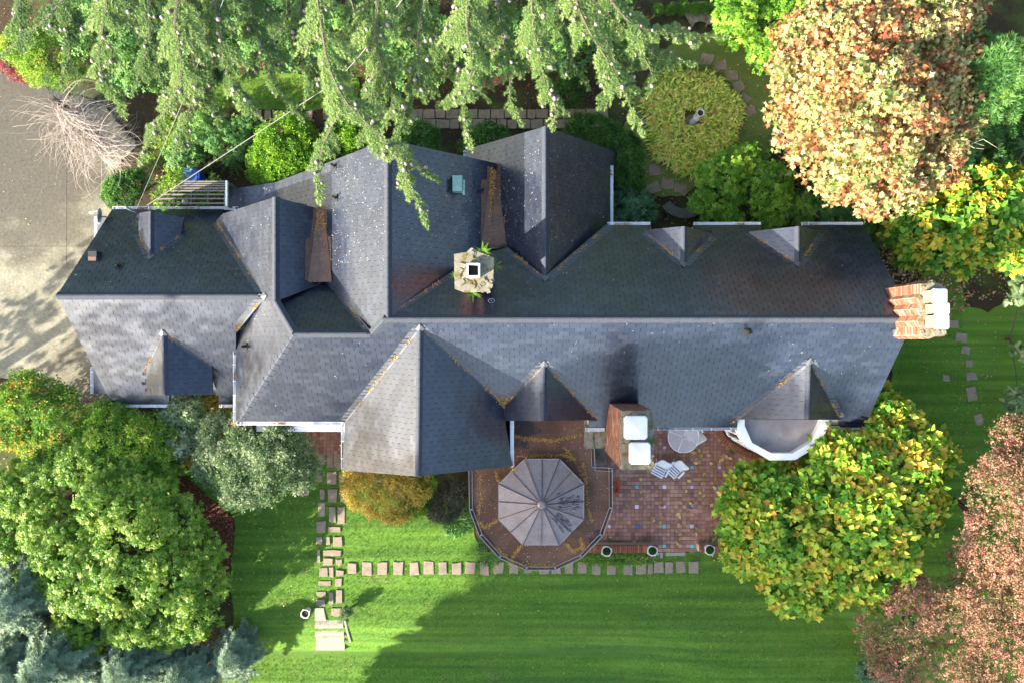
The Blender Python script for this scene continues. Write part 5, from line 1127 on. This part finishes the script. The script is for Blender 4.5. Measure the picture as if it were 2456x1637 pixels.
shrub('red_maple_tree', 'coral red maple at the lower right corner', 'maple tree', [(2200, 1500, 120, 4.6), (2320, 1480, 130, 5.0), (2250, 1610, 140, 5.0), (2400, 1580, 120, 5.2), (2130, 1580, 60, 3.6), (2330, 1390, 75, 4.0), (2160, 1410, 60, 3.4)], 'redmaple', 'clumpf', .08, 150, cl=.33, r0=.10, inner=.2)
shrub('red_maple_tree', 'taller coral and cream maple leaning in from the right edge', 'maple tree', [(2440, 1180, 95, 6.0), (2420, 1290, 95, 5.6), (2450, 1060, 60, 5.2), (2400, 1130, 40, 4.6), (2460, 1400, 90, 5.6)], 'redmaple', 'clumpf', .085, 150, cl=.33, r0=.12, inner=.2)
shrub('rhododendron', 'huge rounded rhododendron covering the lower left garden', 'shrub', [(320, 1285, 110, 3.6), (195, 1370, 115, 3.4), (400, 1390, 100, 3.2), (260, 1205, 80, 3.1), (355, 1195, 60, 2.8), (470, 1325, 62, 2.6), (420, 1255, 62, 2.8), (320, 1470, 90, 2.8), (120, 1270, 80, 2.6), (455, 1470, 70, 2.3), (50, 1190, 60, 2.2), (200, 1490, 80, 2.4), (505, 1400, 48, 2.1), (280, 1380, 90, 3.5), (400, 1510, 50, 2.0), (90, 1400, 60, 2.4)], 'rhodo', 'ros', .10, 115, cl=.22, r0=.09)
shrub('rhododendron', 'sprawling rhododendron above the round mulch strip at the left', 'shrub', [(200, 1110, 75, 2.3), (300, 1120, 60, 2.1), (110, 1130, 60, 2.0), (390, 1140, 40, 1.5), (60, 1240, 60, 1.8), (15, 1170, 60, 1.8), (10, 1290, 60, 1.9)], 'rhodo', 'ros', .125, 110, cl=.32)
shrub('enkianthus', 'green shrub flecked with orange leaves beside the driveway', 'shrub', [(70, 960, 75, 2.4), (150, 1000, 70, 2.3), (30, 1020, 60, 2.0), (100, 1060, 60, 2.0)], 'enki', 'clumpf', .10, 170, cl=.30)
shrub('enkianthus', 'yellow-green shrub with an orange tip below the garage eave', 'shrub', [(260, 1030, 65, 2.4), (330, 1050, 60, 2.3), (240, 1090, 50, 2.0), (320, 1110, 45, 1.9), (380, 1060, 45, 2.0)], 'yellowg', 'clumpf', .095, 180, cl=.30)
shrub('rhododendron', 'dark large-leaved rhododendron under the garage dormer', 'shrub', [(440, 990, 50, 1.7), (400, 1010, 45, 1.5), (420, 1060, 45, 1.6), (455, 1030, 35, 1.5)], 'silver', 'ros5', .16, 90, cl=.34)
shrub('heather_bush', 'low mossy golden-green bush between dark shrub and silvery tree', 'shrub', [(500, 1000, 55, 1.1), (470, 1075, 50, .9), (510, 1060, 45, .9), (525, 960, 35, 1.0)], 'gold', 'clumpf', .06, 250, cl=.3)
shrub('viburnum', 'silvery green spreading tree beside the south gable', 'small tree', [(560, 1080, 85, 3.0), (640, 1060, 85, 3.2), (660, 1130, 75, 2.8), (580, 1150, 70, 2.6), (710, 1120, 55, 2.4), (520, 1030, 40, 2.4), (600, 1010, 50, 2.6), (500, 1120, 40, 2.0)], 'silver', 'clumpf', .095, 200, cl=.30)
shrub('golden_shrub', 'rounded golden yellow shrub under the south gable', 'shrub', [(880, 1170, 60, 1.9), (930, 1195, 65, 1.9), (985, 1170, 50, 1.8), (850, 1140, 35, 1.5)], 'gold', 'clump', .055, 420, cl=.24)
shrub('evergreen_bush', 'green bush tucked between golden shrub and gable end', 'shrub', [(1010, 1165, 38, 1.5), (1000, 1200, 35, 1.3)], 'bright', 'clump', .06, 380, cl=.24)
shrub('plum_bush', 'dull purple-grey rounded bush beside the sunroom', 'shrub', [(1070, 1205, 45, 1.3), (1085, 1185, 35, 1.2), (1050, 1220, 30, 1.0)], 'plum', 'clump', .055, 420, cl=.24)
shrub('evergreen_bush', 'large glossy light-green rounded bush against the north wall', 'shrub', [(690, 350, 78, 2.3), (650, 390, 60, 1.9), (740, 380, 55, 2.0)], 'bright', 'clump', .085, 300, cl=.26)
shrub('evergreen_bush', 'light-green bush half hidden under the hanging cedar bough', 'shrub', [(855, 325, 50, 1.8), (810, 345, 35, 1.6)], 'bright', 'clump', .08, 260, cl=.26)
shrub('evergreen_bush', 'dark rounded bush left of the north gable valley', 'shrub', [(1010, 335, 45, 1.6), (985, 325, 35, 1.5)], 'dkhedge', 'clump', .07, 320, cl=.24)
shrub('evergreen_bush', 'small green bush right of the north gable valley', 'shrub', [(1175, 332, 42, 1.4), (1130, 350, 30, 1.2), (1205, 335, 28, 1.2)], 'dkhedge', 'clump', .08, 260, cl=.26)
shrub('holly_hedge', 'dark glossy clipped hedge round the north-east gable corner', 'hedge', [(1430, 330, 60, 2.0), (1485, 370, 58, 2.0), (1500, 420, 50, 1.9), (1400, 315, 45, 1.9), (1460, 345, 50, 2.0)], 'holly', 'clump', .06, 520, cl=.22)
shrub('rhododendron', 'dark rosette-leaved rhododendron below the clipped hedge', 'shrub', [(1510, 480, 48, 1.6), (1500, 515, 42, 1.4), (1535, 505, 38, 1.3)], 'rhodo_dark', 'ros', .12, 120, cl=.30)
shrub('rhododendron', 'light green rhododendron between the stone bench and the north dormers', 'shrub', [(1730, 440, 62, 2.0), (1700, 480, 45, 1.7), (1770, 400, 45, 1.8), (1750, 500, 45, 1.6)], 'bright', 'ros', .10, 130, cl=.32)
shrub('rhododendron', 'loose twiggy rhododendron below the orange maple', 'shrub', [(1850, 440, 50, 1.9), (1860, 490, 52, 1.8), (1800, 380, 35, 1.6), (1920, 500, 40, 1.6)], 'bright', 'ros', .11, 95, cl=.34, bare=10)
shrub('rhododendron', 'low green rhododendron along the north-east eave', 'shrub', [(1990, 500, 50, 1.7), (2060, 510, 50, 1.7), (2090, 570, 35, 1.3), (2100, 480, 45, 1.8)], 'dkhedge', 'ros', .11, 110, cl=.32)
shrub('rhododendron', 'broad bright rhododendron at the top edge left of the maple', 'shrub', [(1800, 40, 75, 2.6), (1870, 60, 65, 2.5), (1840, 115, 50, 2.0), (1760, 60, 40, 1.8), (1760, 10, 50, 2.2), (1900, 10, 70, 2.6)], 'bright', 'ros', .115, 110, cl=.32)
shrub('holly_bush', 'small dark holly bush at the driveway corner', 'shrub', [(290, 460, 42, 1.4), (320, 440, 35, 1.3)], 'dkhedge', 'clump', .08, 300, cl=.26)
shrub('climber', 'yellow-green climber growing through the pergola slats', 'climber', [(420, 440, 35, 2.3), (395, 470, 30, 2.2), (480, 465, 28, 2.0), (515, 445, 22, 2.0)], 'yellowg', 'clumpf', .08, 110, cl=.34)
shrub('woodland_bush', 'loose green bush between the pergola and the big north bush', 'shrub', [(545, 345, 50, 1.5), (500, 310, 45, 1.4), (440, 370, 45, 1.3), (590, 300, 35, 1.2)], 'dkhedge', 'ros5', .10, 85, cl=.34)
shrub('woodland_bush', 'small yellow-tinged bush above the pergola', 'shrub', [(400, 320, 42, 1.2), (450, 320, 30, 1.0), (365, 395, 26, .9)], 'yellowg', 'clumpf', .07, 150, cl=.34)
shrub('barberry', 'yellow-green bush at the top left beside the driveway', 'shrub', [(95, 130, 70, 1.7), (150, 165, 50, 1.4), (50, 110, 50, 1.5)], 'yellowg', 'clumpf', .07, 260, cl=.28)
shrub('heather', 'pink heather edging the driveway at the left edge', 'shrub', [(12, 150, 22, .6), (35, 175, 18, .5), (-8, 135, 22, .6), (55, 190, 12, .4)], 'pink', 'clumpf', .05, 420, cl=.3)
shrub('woodland_bush', 'dark understorey bushes at the top left under the cedar', 'shrub', [(330, 130, 90, 2.2), (480, 100, 90, 2.2), (650, 70, 90, 2.4), (230, 60, 80, 2.2)], 'dkhedge', 'ros5', .15, 40, cl=.36)
shrub('woodland_bush', 'dark understorey bushes at the top centre under the cedar', 'shrub', [(820, 90, 90, 2.2), (1000, 110, 90, 2.2), (1180, 80, 90, 2.3), (1340, 100, 80, 2.0), (1480, 60, 60, 2.0)], 'dkhedge', 'ros5', .15, 40, cl=.36)
shrub('evergreen_bush', 'small dark round bush north of the hedge under cedar tips', 'shrub', [(1365, 215, 38, 1.2)], 'holly', 'clump', .065, 380, cl=.24)
shrub('euphorbia', 'dark rosette bush at the bottom edge left of the coral maple', 'shrub', [(2110, 1610, 45, 1.3), (2150, 1640, 45, 1.3)], 'rhodo_dark', 'ros', .11, 130, cl=.30)
shrub('holly_bush', 'dark shrub in the shade between the bay and the magnolia', 'shrub', [(2000, 1060, 40, 1.0), (1960, 1090, 30, .9)], 'dkhedge', 'clump', .08, 220, cl=.3)
shrub('juniper', 'dark evergreen under the upper right conifer', 'shrub', [(2420, 330, 45, 1.0), (2380, 250, 50, 1.4)], 'dkhedge', 'clump', .08, 260, cl=.28)
shrub('fir_shrub', 'pale blue-green feathery branch at the right edge beside the side lawn', 'shrub', [(2455, 690, 40, 1.4), (2460, 850, 25, 1.2), (2450, 960, 35, 1.3)], 'silver', 'spray', .22, 60, cl=.34)
for i, (u, v, r) in enumerate(((1580, 22, 13), (1610, 20, 12), (1637, 16, 16), (1671, 20, 15), (1694, 20, 12), (1720, 28, 13), (1745, 33, 14))):
    nm = ['leftmost', 'second from the left', 'third from the left and tallest', 'middle', 'third from the right', 'second from the right', 'rightmost'][i]
    shrub('box_ball', f'clipped box ball at the top edge, {nm} of the row', 'topiary', [(u, v, r, .75)], 'box', 'clump', .035, 1500, group='clipped box balls along the top', cl=.16, flat=1.0, low=-.5)
shrub('topiary', 'small airy rounded bush in the lawn right of the steps', 'topiary', [(829, 1470, 15, .62)], 'silver', 'clumpf', .045, 900, cl=.18, flat=1.0, low=-.8)
# hidden-side ferns on the chimneys
def fern(label, c, n, L, leaf='fernb', up=.4):
    c = Vector(c); t = thing('fern', label, 'fern', tuple(c)); pos, nr, hd = [], [], []
    mb = MB()
    for i in range(n):
        a = 2*math.pi*i/n+ru(-.3, .3); d = Vector((math.cos(a), math.sin(a), up)); pts = [c+d*L*s_+Vector((0, 0, -up*1.5*L*s_*s_)) for s_ in (0, .35, .7, 1)]; k = 12; sd = Vector((-d.y, d.x, 0)); V = []
        for j in range(k):
            s_ = j/k; q = spl(pts, s_); w_ = L*.22*(1-s_)**.8*(.4+min(1, s_*4)*.6)
            for sg in (-1, 1): mb.add([q, q+sd*sg*w_+d*w_*.5, q+d*L/k*.9], [(0, 1, 2) if sg < 0 else (0, 2, 1)], r=R())
    o = ob('frond', mesh_py('frond', mb.V, mb.F, LM[leaf], rnd=mb.R), t); return t
def spl(pts, s_): x = s_*(len(pts)-1); i = min(int(x), len(pts)-2); return pts[i].lerp(pts[i+1], x-i)
fern('bright fern on the upper right corner of the mossy chimney', (c1.x+.25, c1.y+.58, zt1+.05), 11, .34); fern('bright fern on the right side of the mossy chimney', (c1.x+.60, c1.y+.2, zt1-.05), 9, .26); fern('bright fern on the lower side of the mossy chimney', (c1.x-.05, c1.y-.62, zt1-.05), 9, .28); fern('tiny fern on the left side of the mossy chimney', (c1.x-.62, c1.y-.1, zt1-.05), 7, .14)
fern('small green fern between the two caps of the tall chimney', (P(1560, 1056, zt2).x, P(0, 1056, zt2).y, zt2+.12), 9, .24, 'fern')
fern('green fern at the foot of the large north bush', G(560, 385, .15), 11, .75, 'fern'); fern('weeds at the foot of the bay sill', G(1755, 1080, .08), 8, .2, 'fern'); fern('dark fern left of the daylily bed', G(1565, 240, .1), 9, .5, 'fern'); fern('pale weed at the right end of the patio wall', G(1668, 1330, .1), 8, .25, 'fern')
fern('feathery pale branch tip at the right edge by the side lawn', P(2460, 350, 1.2), 9, .6, 'silver'); fern('grassy clump below the blue bin', G(500, 400, .1), 9, .3, 'fern')
# daylily clump, strap-leaved plants
def straps(name, label, cat, u, v, rp, n, leaf, L, h, wd=.02, hole=0.0, upr=.8, ell=1.0, wob=.05):
    c = G(u, v); t = thing(name, label, cat, tuple(c)); r = rp*H/F; mb = MB()
    for _ in range(n):
        a = ru(0, 6.28); q = math.sqrt(ru(hole*hole, 1))*(1+wob*(math.sin(3*a+1)+.7*math.sin(7*a)+.5*math.sin(13*a+2))); b_ = c+Vector((math.cos(a)*r*q, math.sin(a)*r*q*ell, h*(1-.5*q*q)*ru(.3, 1))); a2 = a+ru(-1.6, 1.6); d = Vector((math.cos(a2), math.sin(a2), 0)); l = L*ru(.5, 1.2); s_ = Vector((-d.y, d.x, 0))*wd*ru(.6, 1.5)
        p1 = b_+d*l*.5+Vector((0, 0, l*.35*upr)); p2 = b_+d*l+Vector((0, 0, -.05*l)); mb.add([b_-s_*.6, b_+s_*.6, p1+s_, p1-s_, p2], [(0, 1, 2, 3), (3, 2, 4)], r=min(1, max(0, ru(0, 1))))
    return ob('strap_leaf', mesh_py('strap_leaf', mb.V, mb.F, LM[leaf], rnd=mb.R), t, kind='stuff') and t
straps('daylily_bed', 'large round clump of yellowing strap leaves around the stone figure', 'plant bed', 1655, 290, 108, 4300, 'daylily', .42, .42, .026, .16, upr=1.1, ell=1.08, wob=.075)
straps('iris_clump', 'dark green strap leaves fringing the top of the lily bed', 'plant', 1640, 185, 55, 130, 'fern', .55, .35, .013, 0, 1.2, .5)
straps('lily_turf', 'arching green strap leaves against the left sunroom wall', 'plant', 1098, 1238, 30, 420, 'fern', .42, .35, .014, 0, .9, 1.3)
straps('lily_turf', 'band of soft grass below the low patio wall', 'plant', 1480, 1338, 95, 1300, 'grass', .26, .18, .010, 0, .9, .10)
straps('lily_turf', 'small tufts of grass along the sunroom curve', 'plant', 1175, 1325, 32, 200, 'fern', .25, .2, .012, 0, .9, .9)
# bare tangled shrub over the driveway
c = G(178, 272); t = thing('bare_shrub', 'leafless tangle of pale arching twigs at the driveway edge', 'shrub', tuple(c)); mb = MB(); mb.tube([c, c+Vector((.1, 0, .9)), c+Vector((.05, .1, 1.6))], [.17, .14, .11], 9); mb.build('trunk', M['bark'], t); mb = MB()
for i in range(560):                                  # each twig wanders with a curl of its own
    a = ru(-3.14, 3.14) if i % 5 else ru(-1.1, -.2); L = ru(.9, 2.7); f = ru(0, 1)**1.2; p = c+Vector((1.9*f+ru(-.3, .3), -1.9*f+ru(-.3, .3), ru(.5, 1.5)*(1-.35*f))); pts = [p]; cu = random.gauss(0, .75); el = ru(.1, .9); n = int(L/.17)
    for k in range(n):
        a += cu*.17*ru(.2, 1.9)+random.gauss(0, .10); el -= ru(.08, .28)*min(1.6, 6/n); p = p+Vector((math.cos(a)*math.cos(el), math.sin(a)*math.cos(el), math.sin(el)))*.17; p.z = max(p.z, .04); pts.append(p.copy())
    mb.tube(pts, list(np.linspace(.0105, .0035, len(pts))*ru(.6, 1.2)), 3)
mb.build('branch', M['twig'], t, kind='stuff')
# ------------------------------------------------------------------ tall trees beyond the frame to the south-west that shade the lawn and roof
def sc_pt(s_, c_): return (s_*math.cos(_a)+c_*math.sin(_a), s_*math.sin(_a)-c_*math.cos(_a))
def sc_inv(x, y): return (x*math.cos(_a)+y*math.sin(_a), x*math.sin(_a)-y*math.cos(_a))
def far_tree(label, s_, c_, zlo, zhi, r, dens, size, lean=0.0):
    x, y = sc_pt(s_, c_); bx, by = sc_pt(s_, c_+lean); t = thing('shade_tree', label, 'tree', (x, y, 0), 'tall trees beyond the lawn'); mb = MB(); mb.tube([(bx, by, -.7), (bx, by, zlo-1.5 if lean else zlo*.5), (x, y, zlo+(zhi-zlo)*.4), (x, y, zhi)], [.3, .26, .2, .05], 8); mb.build('trunk', M['bark'], t)
    n = int(dens*r*r*(zhi-zlo)); d = unit(n); k = rng.uniform(.25, 1, (n, 1))**.5; pos = np.array([x, y, (zlo+zhi)/2])+d*k*np.array([r, r, (zhi-zlo)/2])
    cl = unit(60)*np.array([r, r, (zhi-zlo)/2])*.8+np.array([x, y, (zlo+zhi)/2]); j = rng.integers(0, 60, n); m = rng.random(n) < .75; pos[m] = (cl[j]+rng.normal(size=(n, 3))*r*.13)[m]
    scatter('crown', 'clump', pos, rng.normal(size=(n, 3))+np.array([0, 0, .6]), size*rng.uniform(.7, 1.3, n), LM['rhodo'], rng.random(n), t, kind='stuff')
SHADE = True
if SHADE:
    ORD = ('first', 'second', 'third', 'fourth', 'fifth', 'sixth', 'seventh', 'eighth', 'ninth')
    for i, (s_, c_, zt, r) in enumerate(((-24, 10.5, 18.5, 2.7), (-23, 13.2, 18.5, 2.7), (-23.5, 16.0, 18, 2.7), (-23, 18.8, 18, 2.7), (-24, 21.6, 17, 2.7))):
        far_tree(f'{ORD[i]} tall dense tree from the left in the row beyond the lower lawn', s_, c_, .2, zt, r, 13, .80)
    for i in range(9): # the woodland that closes the garden to the north and east
        far_tree(f'{ORD[i]} woodland tree from the left beyond the upper garden edge', *sc_inv(-36+9*i+ru(-1.5, 1.5), ru(27, 31)), 1.0, ru(13, 18), 4.6, 3.2, .95)
    for i in range(6): far_tree(f'{ORD[i]} woodland tree from the front beyond the right garden edge', *sc_inv(ru(33, 36), -20+7*i), 1.0, ru(16, 21), 4.6, 3.2, .95)
    far_tree('very tall conifer far beyond the lower left corner', -45, 3.9, 16, 28.0, 2.3, 14, .75, 6); far_tree('second very tall conifer far beyond the lower left corner', -46, 6.9, 16.5, 28.0, 2.3, 14, .75, 4)
    far_tree('tall loose tree west of the garden', -33, -5.6, 9.5, 15.0, 3.2, 6, .42)
    far_tree('loose tree beyond the driveway hedge', -27, -10.0, 3.5, 8, 2.2, 5, .42)
    far_tree('tall thin-crowned tree south of the spruces', -44, 1.2, 17, 22, 2.6, 7, .42)
# ------------------------------------------------------------------ fallen leaves, needles, grass
def litter(name, poly, n, leaf, size, dz=.03, tpl='fold', parent=None):
    q = sample_poly(poly, n); pos = G_np(q, dz); nr = np.array([0, 0, 1.0])+rng.normal(size=(n, 3))*.28
    return tag(scatter(name, tpl, pos, nr, size*rng.uniform(.6, 1.3, n), LM[leaf], rng.random(n)), kind='stuff')
BIG = [(-20, -20), (2480, -20), (2480, 1660), (-20, 1660)]
litter('leaf_litter', [(1480, 200), (1900, 60), (1900, 420), (1700, 560), (1480, 540)], 700, 'litter', .085); litter('leaf_litter', [(1850, 330), (2456, 330), (2456, 720), (2150, 720), (2030, 560), (1850, 540)], 1900, 'litter', .12)
litter('leaf_litter', [(2100, 700), (2456, 640), (2456, 1400), (2150, 1400), (2100, 900)], 420, 'litter', .085); litter('leaf_litter', [(2060, 590), (2320, 590), (2320, 760), (2180, 700)], 520, 'litter', .14)
litter('leaf_litter', [(540, 1100), (760, 1100), (760, 1450), (540, 1480)], 170, 'yleaf', .065, .06); litter('mulch_leaves', [(352, 1108), (372, 1085), (440, 1140), (505, 1192), (562, 1240), (556, 1330), (540, 1400), (520, 1400), (480, 1250), (400, 1160)], 1500, 'redlitter', .10, .05, 'lance')
litter('leaf_litter', [(0, 1080), (400, 1080), (560, 1400), (560, 1637), (0, 1637)], 900, 'redlitter', .09); litter('leaf_litter', [(380, 200), (1460, 200), (1460, 400), (380, 470)], 2400, 'redlitter', .07); litter('leaf_litter', [(0, 0), (1500, 0), (1500, 230), (0, 200)], 2500, 'redlitter', .08)
litter('leaf_litter', [(1690, 1310), (1850, 1310), (1850, 1380), (1720, 1370)], 110, 'yleaf', .11, .06); litter('leaf_litter', [(600, 1050), (1700, 1330), (2000, 1600), (700, 1640)], 260, 'yleaf', .06, .07); litter('leaf_litter', [(0, 200), (330, 560), (280, 940), (0, 900)], 160, 'litter', .06); litter('leaf_litter', [(100, 850), (300, 900), (250, 960), (60, 920)], 40, 'yleaf', .06)
# the yellow leaves one can count on the patio
V, T = TPL['oval']; lme = [mesh_tri('fallen_leaf', V, T, LM['yleaf'], [r]*2) for r in (.05, .25, .45, .65, .95)]
q = np.concatenate([sample_poly([(1640, 1080), (1820, 1080), (1770, 1300), (1620, 1300)], 62), sample_poly([(1480, 1150), (1640, 1150), (1640, 1300), (1440, 1300)], 14), sample_poly([(1640, 1040), (1760, 1085), (1760, 1130), (1640, 1130)], 14)])
for k, (p, (u, v)) in enumerate(zip(G_np(q, .075), q)):
    o = bpy.data.objects.new('fallen_leaf', lme[k % 5]); COL.objects.link(o); o.location = p; o.rotation_euler = (ru(-.3, .3), ru(-.3, .3), ru(0, 6.28)); s_ = ru(.16, .25); o.scale = (s_, s_, s_)
    tag(o, 'single yellow fallen leaf lying flat on the red patio tiles', 'leaf', 'yellow leaves fallen on the patio')
def on_line(A, B, n, spread, lift, name, leaf, size, parent, bias=None):
    t = rng.random(n) if bias is None else bias(rng.random(n)); A, B = np.array(A), np.array(B); pos = A+(B-A)*t[:, None]+rng.normal(size=(n, 3))*spread*np.array([1, 1, .35]); pos[:, 2] += lift
    return pos
pts = []
for (A, B) in valleys:
    L = (B-A).length
    for _ in range(int(L*2.2)):                       # little drifts of needles along the valleys
        s_ = ru(.05, 1); c = A.lerp(B, s_); pts.append(on_line(c, c+(B-A).normalized()*ru(.1, .45), int(ru(8, 45)), .022, .05, '', '', 0, None))
for (A, B, o_, w_) in gutters:
    L = (B-A).length
    for _ in range(int(L*.8)): c = A.lerp(B, R())+o_*w_*.5; pts.append(on_line(c-(B-A).normalized()*ru(.05, .3), c+(B-A).normalized()*ru(.05, .3), 40, .025, -.06, '', '', 0, None))
for (Lp, a, b_, n) in ((G0E, (765, 505), (752, 672), 900), (G1W, (775, 505), (786, 672), 600), (G1E, (1181, 405), (1168, 588), 900), (G2W, (1188, 405), (1208, 588), 800), (NM, (742, 676), (722, 692), 90), (NM, (795, 676), (815, 700), 90), (SP, (1190, 950), (1206, 968), 60), (SP, (1222, 950), (1207, 968), 60), (SP, (1206, 966), (1204, 1000), 80)):
    A, B = Lp.hit(*a, .08), Lp.hit(*b_, .08); pts.append(on_line(A, B, n, .055, 0.01, '', '', 0, None))
pos = np.concatenate(pts); n = len(pos); o = tag(scatter('needle_litter', 'lance', pos, np.array([0, 0, 1.])+rng.normal(size=(n, 3))*.4, .075*rng.uniform(.5, 1.3, n), LM['needle'], rng.random(n)), kind='stuff')
# pale flecks of cedar scales over the slates
pts = []
for pl, poly, n in ((G1W, [(770, 400), (925, 345), (925, 640), (800, 640), (775, 500)], 620), (G1E, [(940, 350), (1150, 390), (1150, 560), (940, 640)], 260), (G2W, [(1190, 390), (1300, 330), (1300, 620), (1215, 570)], 300), (G2E, [(1315, 330), (1460, 380), (1460, 520), (1315, 620)], 120), (SP, [(920, 775), (2100, 775), (2050, 1000), (600, 1000)], 300), (NP, [(1200, 700), (2100, 700), (2000, 560), (1480, 560)], 120), (SK, [(560, 455), (655, 445), (655, 475), (560, 490)], 60), (LN, [(280, 510), (500, 510), (600, 690), (160, 690)], 60), (W0, [(580, 560), (650, 490), (655, 700), (600, 950)], 120)):
    for (u, v) in sample_poly(poly, n): pts.append(pl.hit(u, v, .03))
for (u, v) in sample_poly(edge, 420):
    if not inpoly(np.array([u]), np.array([v]), oc)[0]: pts.append(P(u, v, zf-.015))
pos = np.array([list(p) for p in pts]); n = len(pos); tag(scatter('roof_flecks', 'lance', pos, np.array([0, 0, 1.])+rng.normal(size=(n, 3))*.3, .045*rng.uniform(.5, 1.4, n), LM['speck'], rng.random(n)), kind='stuff')
# needle tide-lines dried on the flat roof
pts = []
for line, n in (([(1235, 1045), (1270, 1052), (1330, 1056), (1420, 1035)], 600), ([(1240, 1094), (1290, 1092), (1350, 1090), (1380, 1100)], 480), ([(1150, 1130), (1152, 1200), (1146, 1250), (1160, 1265), (1195, 1246)], 650), ([(1220, 1350), (1240, 1320), (1256, 1306)], 200), ([(1190, 1312), (1225, 1345), (1262, 1356), (1330, 1356)], 620), ([(1355, 1300), (1372, 1320), (1400, 1312), (1392, 1290)], 480), ([(1398, 1110), (1406, 1160), (1412, 1220), (1420, 1250)], 420), ([(1190, 1130), (1196, 1155)], 120), ([(1350, 1070), (1375, 1095), (1400, 1150)], 160)):
    for _ in range(n):
        x = R()*(len(line)-1); i = int(x); f = x-i; u = line[i][0]+(line[i+1][0]-line[i][0])*f+random.gauss(0, 2.2); v = line[i][1]+(line[i+1][1]-line[i][1])*f+random.gauss(0, 2.2); pts.append(P(u, v, zf-.018))
pos = np.array([list(p) for p in pts]); n = len(pos); o = scatter('needle_litter', 'lance', pos, np.array([0, 0, 1.])+rng.normal(size=(n, 3))*.4, .06*rng.uniform(.5, 1.3, n), LM['needle'], rng.random(n)); o['kind'] = 'stuff'
# blades of grass over the lawns
def blades(name, poly, n, leaf='grass', size=.042):
    q = sample_poly(poly, n); pos = G_np(q, .0); a = np.zeros(n)
    for i in range(3): a += np.sin(pos[:, 0]*(1.3+i)+i)*np.sin(pos[:, 1]*(1.9+.7*i)+2*i)
    V = np.array([(-.16, 0, 0), (.16, 0, 0), (.05, .25, 1.0), (.55, .1, 0), (.75, .1, 0), (.9, -.35, .8)]); T = np.array([(0, 1, 2), (3, 4, 5)])
    tag(scatter(name, (V, T), pos, np.array([0, 0, 1.])+rng.normal(size=(n, 3))*.35, size*rng.uniform(.6, 1.4, n), LM[leaf], np.clip(.42+.11*a+.13*np.sin(pos[:, 1]*7.5+.5*np.sin(pos[:, 0]*.7))+rng.normal(size=n)*.2, 0, 1)), kind='stuff')
LV = [(375, 1090), (505, 1198), (562, 1242), (550, 1637), (2130, 1637), (2010, 1470), (1780, 1325), (1420, 1328), (1150, 1328), (1130, 1244), (1060, 1244), (985, 1225), (880, 1150), (815, 1085), (560, 1085)]
blades('grass', LV, 90000); blades('grass', [(2140, 980), (2190, 690), (2290, 650), (2330, 900), (2456, 1000), (2456, 1400), (2150, 1440), (2250, 1150)], 20000); blades('grass', NLAWN, 16000); blades('grass', [(500, 190), (860, 190), (860, 262), (520, 258)], 6000)
print('tris', sum(len(o.data.polygons) for o in bpy.data.objects if o.type == 'MESH'), len(bpy.data.objects))
